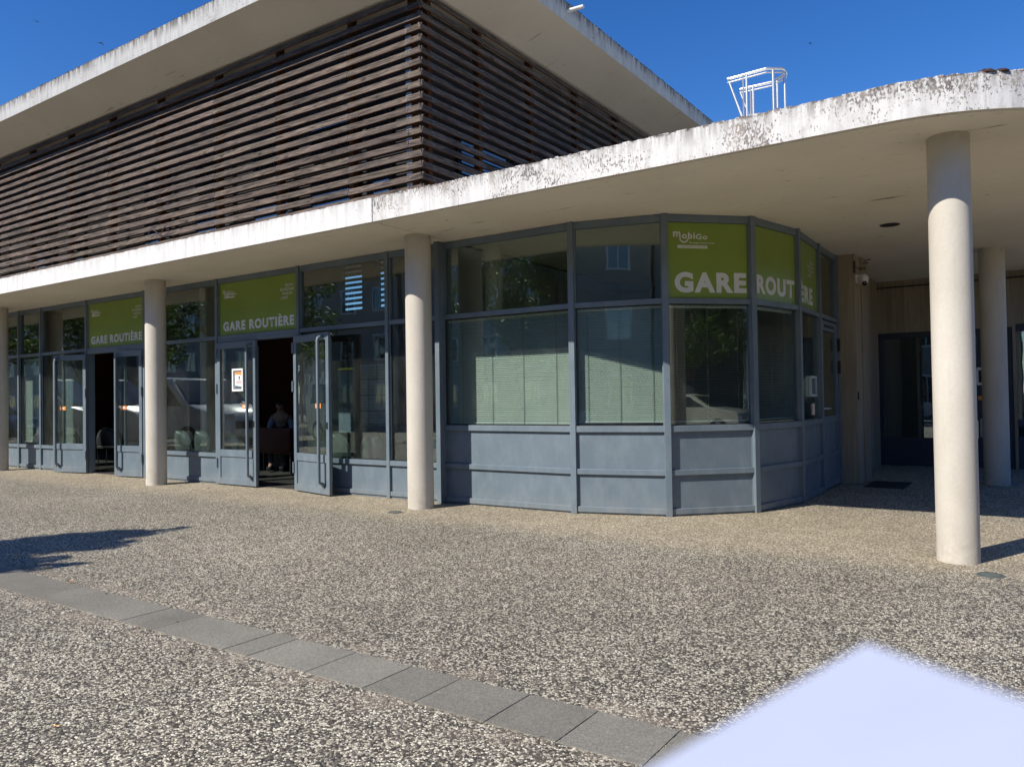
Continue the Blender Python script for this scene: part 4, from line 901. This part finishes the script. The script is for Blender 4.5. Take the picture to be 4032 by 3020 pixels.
# ---------------------------------------------------------------- what stands behind the camera (seen in the glass, throws the tree shadow)
def mk_leaf():
    k = NT('leaves', rough=0.55, spec=0.3); at = k.new('ShaderNodeAttribute', attribute_name='tint')
    c = k.mix(1.0, (0.085, 0.14, 0.028), at.outputs['Color'], 'MULTIPLY'); k.col(c)
    tr = k.new('ShaderNodeBsdfTranslucent'); k.lk(c, tr.inputs[0]); m = k.new('ShaderNodeMixShader'); m.inputs[0].default_value = 0.3
    k.lk(k.b.outputs[0], m.inputs[1]); k.lk(tr.outputs[0], m.inputs[2]); k.lk(m.outputs[0], k.n['Material Output'].inputs['Surface']); return k.m
M['leaf'] = mk_leaf(); M['bark'] = plain('grey_bark', (0.13, 0.11, 0.09), 0.95, var=0.3, scale=14)
def tree(x, y, lab, clusters, th_, n_leaf=70, seed=1, ls=0.07):
    rnd = random.Random(seed); root = thing('street_tree', lab, 'tree', (x, y, 0), 'street trees behind the viewer')
    b = MB(); top = max(c[2] for c in clusters); b.tube([(x, y, -0.02), (x + 0.05, y, th_ * 0.6), (x, y + 0.04, th_), (x, y, top)], 0.13, 10, r2=0.02)
    for c in clusters:
        z0 = rnd.uniform(0.55, 0.95) * th_; b.tube([(x, y, z0), ((x + c[0]) / 2, (y + c[1]) / 2, (z0 + c[2]) / 2 + 0.1), c[:3]], 0.035, 6, r2=0.008)
    b.build('trunk', M['bark'], root, smooth='auto')
    b = MB()
    for (cx_, cy_, cz_, r_) in clusters:
        for i in range(int(n_leaf * (r_ / 0.5) ** 2)):
            d = Vector((rnd.gauss(0, 1), rnd.gauss(0, 1), rnd.gauss(0, 1))).normalized() * (r_ * rnd.uniform(0.25, 1.0) ** 0.5)
            d.z *= 0.8; p = Vector((cx_, cy_, cz_)) + d; nrm = Vector((rnd.gauss(0, 1), rnd.gauss(0, 1), rnd.gauss(0.6, 1))).normalized()
            u = nrm.orthogonal().normalized(); u.rotate(Matrix.Rotation(rnd.uniform(0, 6.28), 3, nrm)); w = nrm.cross(u); l = ls * rnd.uniform(0.7, 1.4); t = rnd.uniform(0.6, 1.5)
            b.add([p - u * l, p + w * l * 0.5, p + u * l, p - w * l * 0.5], [(0, 1, 2, 3)], 0, (t, t, t * rnd.uniform(0.6, 1.1)))
    b.build('crown', M['leaf'], root)
    return root
def sh(x, y, z): return (x - 0.42 * z, y - z, z)           # point whose shadow falls at ground (x, y)
cl = []
for (sx, sy, z, r_) in ((-8.8, 4.0, 5.2, 0.50), (-8.6, 4.45, 5.7, 0.44), (-8.75, 4.1, 6.1, 0.44), (-8.35, 4.75, 6.0, 0.27), (-8.1, 4.2, 5.6, 0.30), (-7.9, 3.25, 4.7, 0.26), (-8.3, 3.65, 5.0, 0.34), (-8.05, 3.15, 4.5, 0.33), (-8.7, 3.4, 4.8, 0.4), (-7.75, 3.55, 4.9, 0.17), (-7.6, 3.1, 4.2, 0.2), (-8.3, 5.1, 6.3, 0.13), (-8.28, 5.32, 6.4, 0.07), (-8.35, 4.0, 5.3, 0.38), (-9.0, 3.3, 5.0, 0.5), (-8.2, 3.15, 5.0, 0.34),
                        (-7.75, 3.2, 4.6, 0.30), (-7.4, 3.38, 4.9, 0.17), (-7.3, 3.58, 5.0, 0.09), (-8.9, 2.4, 4.6, 0.6), (-9.4, 2.7, 4.8, 0.6), (-9.7, 3.3, 5.2, 0.4), (-8.1, 2.5, 4.4, 0.5), (-8.6, 4.6, 6.2, 0.28), (-7.9, 4.15, 5.4, 0.2)):
    cl.append((*sh(sx, sy, z), r_))
tree(-11.2, -2.1, 'slim street tree behind the viewer whose leafy shadow falls at the left', cl, 3.4, 700, 3, 0.055)
def big(x, y, h, r_, lab, seed):
    rnd = random.Random(seed); c = []
    for i in range(26):
        a = rnd.uniform(0, 6.28); q = rnd.uniform(0, 1) ** 0.5 * r_; z = rnd.uniform(h * 0.42, h); q *= math.sqrt(max(0.1, 1 - ((z - h * 0.65) / (h * 0.4)) ** 2)); c.append((x + q * math.cos(a), y + q * math.sin(a), z, rnd.uniform(0.6, 1.1)))
    tree(x, y, lab, c, h * 0.5, 60, seed, 0.12)
big(-30, -7.5, 8.5, 2.6, 'broad green tree mirrored in the panes of the left entrance', 11)
big(-17.5, -9.5, 8.0, 2.4, 'green tree mirrored in the window beside the open door', 12)
big(-8.5, -11.0, 9.0, 2.8, 'tall green tree mirrored in the wide office window', 13)
big(-40, -6.5, 9.5, 3.2, 'dense green tree mirrored at the left edge of the glazing', 15)
big(-41, 0.5, 9.0, 3.0, 'tall green tree mirrored in the panes beside the leftmost column', 19)
big(-49, -2.5, 10, 3.2, 'tall green tree standing behind the dark blue car', 20)
big(-34.5, -2.0, 8.5, 2.4, 'green tree between the white van and the dark blue car', 21)
big(-52, -9, 10, 3.4, 'far green tree mirrored above the parked van', 16)
big(16.5, 1.5, 7.0, 2.6, 'round green tree mirrored in the GARE corner window', 17)
big(17.5, 9.0, 7.5, 2.6, 'green tree east of the station, mirrored in the curved corner', 18)
big(6.5, -9.0, 7.5, 2.3, 'green tree mirrored low in the corner window', 14)

def vehicle(name, lab, cat, x, y, rot, L, W, H, col, van=False):
    root = thing(name, lab, cat, (0, 0, 0)); paint = NT(name + '_paint', col, 0.25); paint.b.inputs['Coat Weight'].default_value = 0.6
    if van: prof = [(-0.5, 0.30), (-0.5, 0.62), (-0.495, 0.95), (-0.47, 1.0), (0.10, 1.0), (0.17, 0.985), (0.32, 0.62), (0.47, 0.52), (0.5, 0.42), (0.5, 0.2), (0.46, 0.14), (-0.47, 0.14)]
    else: prof = [(-0.5, 0.35), (-0.5, 0.60), (-0.46, 0.66), (-0.34, 0.70), (-0.22, 0.97), (-0.1, 1.0), (0.08, 0.99), (0.24, 0.70), (0.46, 0.60), (0.5, 0.48), (0.5, 0.25), (0.46, 0.16), (-0.47, 0.16)]
    n = len(prof); b = MB(); vs_ = []
    for k_, (yy, ins) in enumerate(((-0.5, 1), (-0.44, 0), (0.44, 0), (0.5, 1))):
        for (u, v) in prof:
            sc_ = 1.0
            if ins: u2, v2 = u * 0.97, 0.5 + (v - 0.5) * 0.93
            else: u2, v2 = u, v
            yv = yy * (1 - 0.12 * max(0, v - 0.6) / 0.4)
            vs_.append((u2 * L, yv * W, v2 * H))
    fs = [(k_ * n + i, k_ * n + (i + 1) % n, (k_ + 1) * n + (i + 1) % n, (k_ + 1) * n + i) for k_ in range(3) for i in range(n)] + [tuple(range(n)), tuple(range(3 * n, 4 * n))]
    b.add(vs_, fs); b.build('body', paint.m, root, bevel=0.03, smooth='auto')
    gl = NT('vehicle_glass', (0.015, 0.02, 0.025), 0.05); gm = gl.m
    a, c_ = (0.175, 0.315) if van else (0.095, 0.235); za, zc = (0.965, 0.645) if van else (0.965, 0.715)
    b = MB(); b.add([((a + 0.012) * L, -0.40 * W, za * H), ((a + 0.012) * L, 0.40 * W, za * H), ((c_ + 0.012) * L, 0.45 * W, zc * H), ((c_ + 0.012) * L, -0.45 * W, zc * H)], [(0, 1, 2, 3)]); b.build('windscreen', gm, root)
    for sy in (-1, 1):
        zz0, zz1 = (0.60, 0.90) if van else (0.70, 0.93)
        y0, y1 = sy * 0.503 * W * (1 - 0.12 * max(0, zz0 - 0.6) / 0.4), sy * 0.508 * W * (1 - 0.12 * max(0, zz1 - 0.6) / 0.4)
        segs = ((0.02, 0.27, 0.02, 0.15), (-0.42, -0.02, -0.42, -0.02)) if van else ((-0.06, 0.20, -0.06, 0.08), (-0.30, -0.08, -0.22, -0.08))
        for (u0, u1, u2, u3) in segs:
            b = MB(); b.add([(u0 * L, y0, zz0 * H), (u1 * L, y0, zz0 * H), (u3 * L, y1, zz1 * H), (u2 * L, y1, zz1 * H)], [(0, 1, 2, 3)]); b.build('side_window', gm, root)
        hl = MB(); hl.box(0.478 * L, 0.503 * L, sy * 0.30 * W, sy * 0.46 * W, 0.40 * H, 0.49 * H); hl.build('headlight', M['steel'], root, bevel=0.02)
        for ux in (-0.32, 0.32):
            wr = 0.33 if not van else 0.36; wm = MB(); yw = sy * (0.5 * W - 0.10)
            wm.tube([(ux * L, yw - 0.11, wr), (ux * L, yw + 0.13 * sy + 0.0, wr)], wr, 24); w_ = wm.build('wheel', plain('tyre', (0.02, 0.02, 0.02)), root)
            rm = MB(); rm.tube([(ux * L, yw + sy * 0.131, wr), (ux * L, yw + sy * 0.136, wr)], wr * 0.62, 20); rm.build('rim', M['steel'], w_)
    gr = MB(); gr.box(0.49 * L, 0.506 * L, -0.28 * W, 0.28 * W, 0.27 * H, 0.38 * H); gr.build('grille', M['black'], root)
    root.location = (x, y, 0.0); root.rotation_euler = (0, 0, rot); return root
vehicle('parked_van', 'white van mirrored in the glass of both entrances', 'van', -23.6, 2.2, R(-12), 5.3, 1.95, 2.25, (0.66, 0.67, 0.67), True)
vehicle('parked_car', 'dark blue car mirrored in the glass by the leftmost column', 'car', -33.5, 3.8, R(-5), 4.2, 1.75, 1.5, (0.05, 0.07, 0.12))
vehicle('parked_car', 'silver car mirrored low in the wide office blinds', 'car', -6.4, -7.0, R(170), 4.3, 1.8, 1.45, (0.45, 0.46, 0.47))
vehicle('parked_car', 'white car mirrored low in the corner window', 'car', 8.5, -5.0, R(120), 4.0, 1.75, 1.5, (0.7, 0.7, 0.68))

def house(x0, x1, y, h, col, lab, nfl, roofc, seed, pitched=True):
    rnd = random.Random(seed); root = thing('town_house', lab, 'house', ((x0 + x1) / 2, y, 0), 'houses across the street, mirrored in the glass')
    wm = plain('render_' + str(seed), col, 0.9, var=0.1, scale=1.5)
    b = MB(); b.box(x0, x1, y - 9, y, -0.12, h)
    for i in range(nfl): z = (i + 1) * h / nfl; b.box(x0 - 0.03, x1 + 0.03, y, y + 0.07, z - 0.12, z - 0.02)
    b.build('wall', wm, root)
    b = MB()
    if pitched:
        b.add([(x0 - 0.1, y + 0.4, h), (x1 + 0.1, y + 0.4, h), (x1 + 0.1, y - 4.5, h + 3.4), (x0 - 0.1, y - 4.5, h + 3.4), (x0 - 0.1, y - 9.4, h), (x1 + 0.1, y - 9.4, h)], [(0, 1, 2, 3), (3, 2, 5, 4), (0, 3, 4), (1, 5, 2), (0, 4, 5, 1)])
    else: b.box(x0 - 0.2, x1 + 0.2, y - 9.2, y + 0.4, h, h + 0.4)
    rf = b.build('roof', plain('roof_' + str(seed), roofc, 0.85, var=0.2, scale=6), root)
    c = MB(); cx_ = x0 + (x1 - x0) * 0.3; c.box(cx_, cx_ + 0.7, y - 5, y - 4.4, h + 1.5, h + 4.2); c.build('chimney', wm, rf)
    nwin = max(2, int((x1 - x0) / 2.6)); fh = h / nfl
    for i in range(nwin):
        cx_ = x0 + (i + 0.5) * (x1 - x0) / nwin
        for f_ in range(nfl):
            z0 = f_ * fh + (0.05 if f_ == 0 and i == nwin // 2 else 0.9); z1 = f_ * fh + min(fh - 0.4, 2.5); dn_ = f_ == 0 and i == nwin // 2
            b = MB(); b.box(cx_ - 0.6, cx_ - 0.5, y, y + 0.05, z0, z1); b.box(cx_ + 0.5, cx_ + 0.6, y, y + 0.05, z0, z1); b.box(cx_ - 0.5, cx_ + 0.5, y, y + 0.05, z1 - 0.1, z1); b.box(cx_ - 0.5, cx_ + 0.5, y, y + 0.06, z0, z0 + 0.1); b.box(cx_ - 0.03, cx_ + 0.03, y, y + 0.04, z0 + 0.1, z1 - 0.1)
            w_ = b.build('door' if dn_ else 'window', M['white'], root)
            g_ = MB(); g_.box(cx_ - 0.5, cx_ + 0.5, y + 0.005, y + 0.015, z0 + 0.1, z1 - 0.1); g_.build('pane', M['mirror'], w_)
house(-120, -98, -22, 12, (0.34, 0.32, 0.28), 'long grey building far to the left across the street', 4, (0.10, 0.09, 0.09), 26)
house(-97, -72, -21, 10.5, (0.40, 0.36, 0.30), 'ochre-grey building left across the street', 3, (0.14, 0.08, 0.06), 27)
house(-71, -47, -20, 12, (0.33, 0.32, 0.30), 'wide grey building across the street, mirrored in the left glazing', 4, (0.09, 0.09, 0.09), 28)
house(-46, -34, -20, 9.5, (0.42, 0.38, 0.31), 'beige three-storey house farthest left across the street, mirrored in the left panes', 3, (0.16, 0.08, 0.05), 21)
house(-33.6, -22, -20, 11, (0.36, 0.34, 0.30), 'grey-beige four-storey house across the street behind the van', 4, (0.09, 0.09, 0.10), 22)
house(-21.6, -11, -20, 8.5, (0.50, 0.45, 0.36), 'cream three-storey house across the street, mirrored beside the open door', 3, (0.17, 0.09, 0.06), 23)
house(-10.6, -1, -20, 10, (0.38, 0.35, 0.31), 'pale house with grey roof mirrored in the wide office window', 3, (0.08, 0.08, 0.09), 24)
house(-0.6, 16, -22, 9.8, (0.30, 0.30, 0.30), 'low flat-roofed building mirrored in the corner window', 2, (0.10, 0.10, 0.10), 25, False)

# bus hall east of the station: dark wall and deep sheltering roof
bh = thing('bus_shelter', 'long dark bus shelter mirrored in the curved corner panes', 'bus shelter', (24, 8, 0))
b = MB(); b.box(23.5, 24, -24, 48, 0, 5.6); b.build('wall', plain('dark_grey_boarding', (0.10, 0.095, 0.09)), bh)
b = MB(); b.box(17.5, 24.6, -25, 49, 5.6, 6.1); b.build('roof', plain('dark_roof_sheet', (0.07, 0.075, 0.08)), bh)
for i in range(9):
    b = MB(); b.tube([(18, -22 + i * 8.4, 0), (18, -22 + i * 8.4, 5.6)], 0.14, 12); b.build('post', M['steel'], bh)
vehicle('parked_car', 'pale sand-coloured car mirrored under the shelter in the corner window', 'car', 13.5, 2.6, R(95), 4.3, 1.8, 1.5, (0.55, 0.52, 0.42))

# ---------------------------------------------------------------- sheet of paper held in front of the lens, lower right
A_, B_, C_ = Vector((-0.0353, 0.1984, 1.3909)), Vector((-0.0725, 0.1561, 1.3694)), Vector((-0.0038, 0.1708, 1.3933))
u_, v_ = (B_ - A_).normalized(), (C_ - A_).normalized(); nn = v_.cross(u_).normalized(); nn = nn if nn.z > 0 else -nn
b = MB(); N = 8; vs_ = []
for side in (0, 1):
    for i in range(N + 1):
        for j in range(N + 1):
            s_, t_ = 0.21 * i / N, 0.21 * j / N; vs_.append(A_ + u_ * s_ + v_ * t_ - nn * (0.0004 * side) - nn * 0.10 * (s_ * s_ + t_ * t_))
K1 = (N + 1) ** 2
for side in (0, 1):
    b.add([], [])
fs = []
for side in (0, 1):
    for i in range(N):
        for j in range(N): q = side * K1 + i * (N + 1) + j; fs.append((q, q + 1, q + N + 2, q + N + 1))
for i in range(N):
    fs += [(i, i + 1, K1 + i + 1, K1 + i), (i * (N + 1), (i + 1) * (N + 1), K1 + (i + 1) * (N + 1), K1 + i * (N + 1))]
b.add(vs_, fs)
tag(b.build('paper_sheet', plain('pale_blue_paper', (0.40, 0.44, 0.56), 0.7, var=0.03, scale=30), smooth='auto'), 'blurred pale blue-white paper corner held close to the lens at lower right', 'paper')
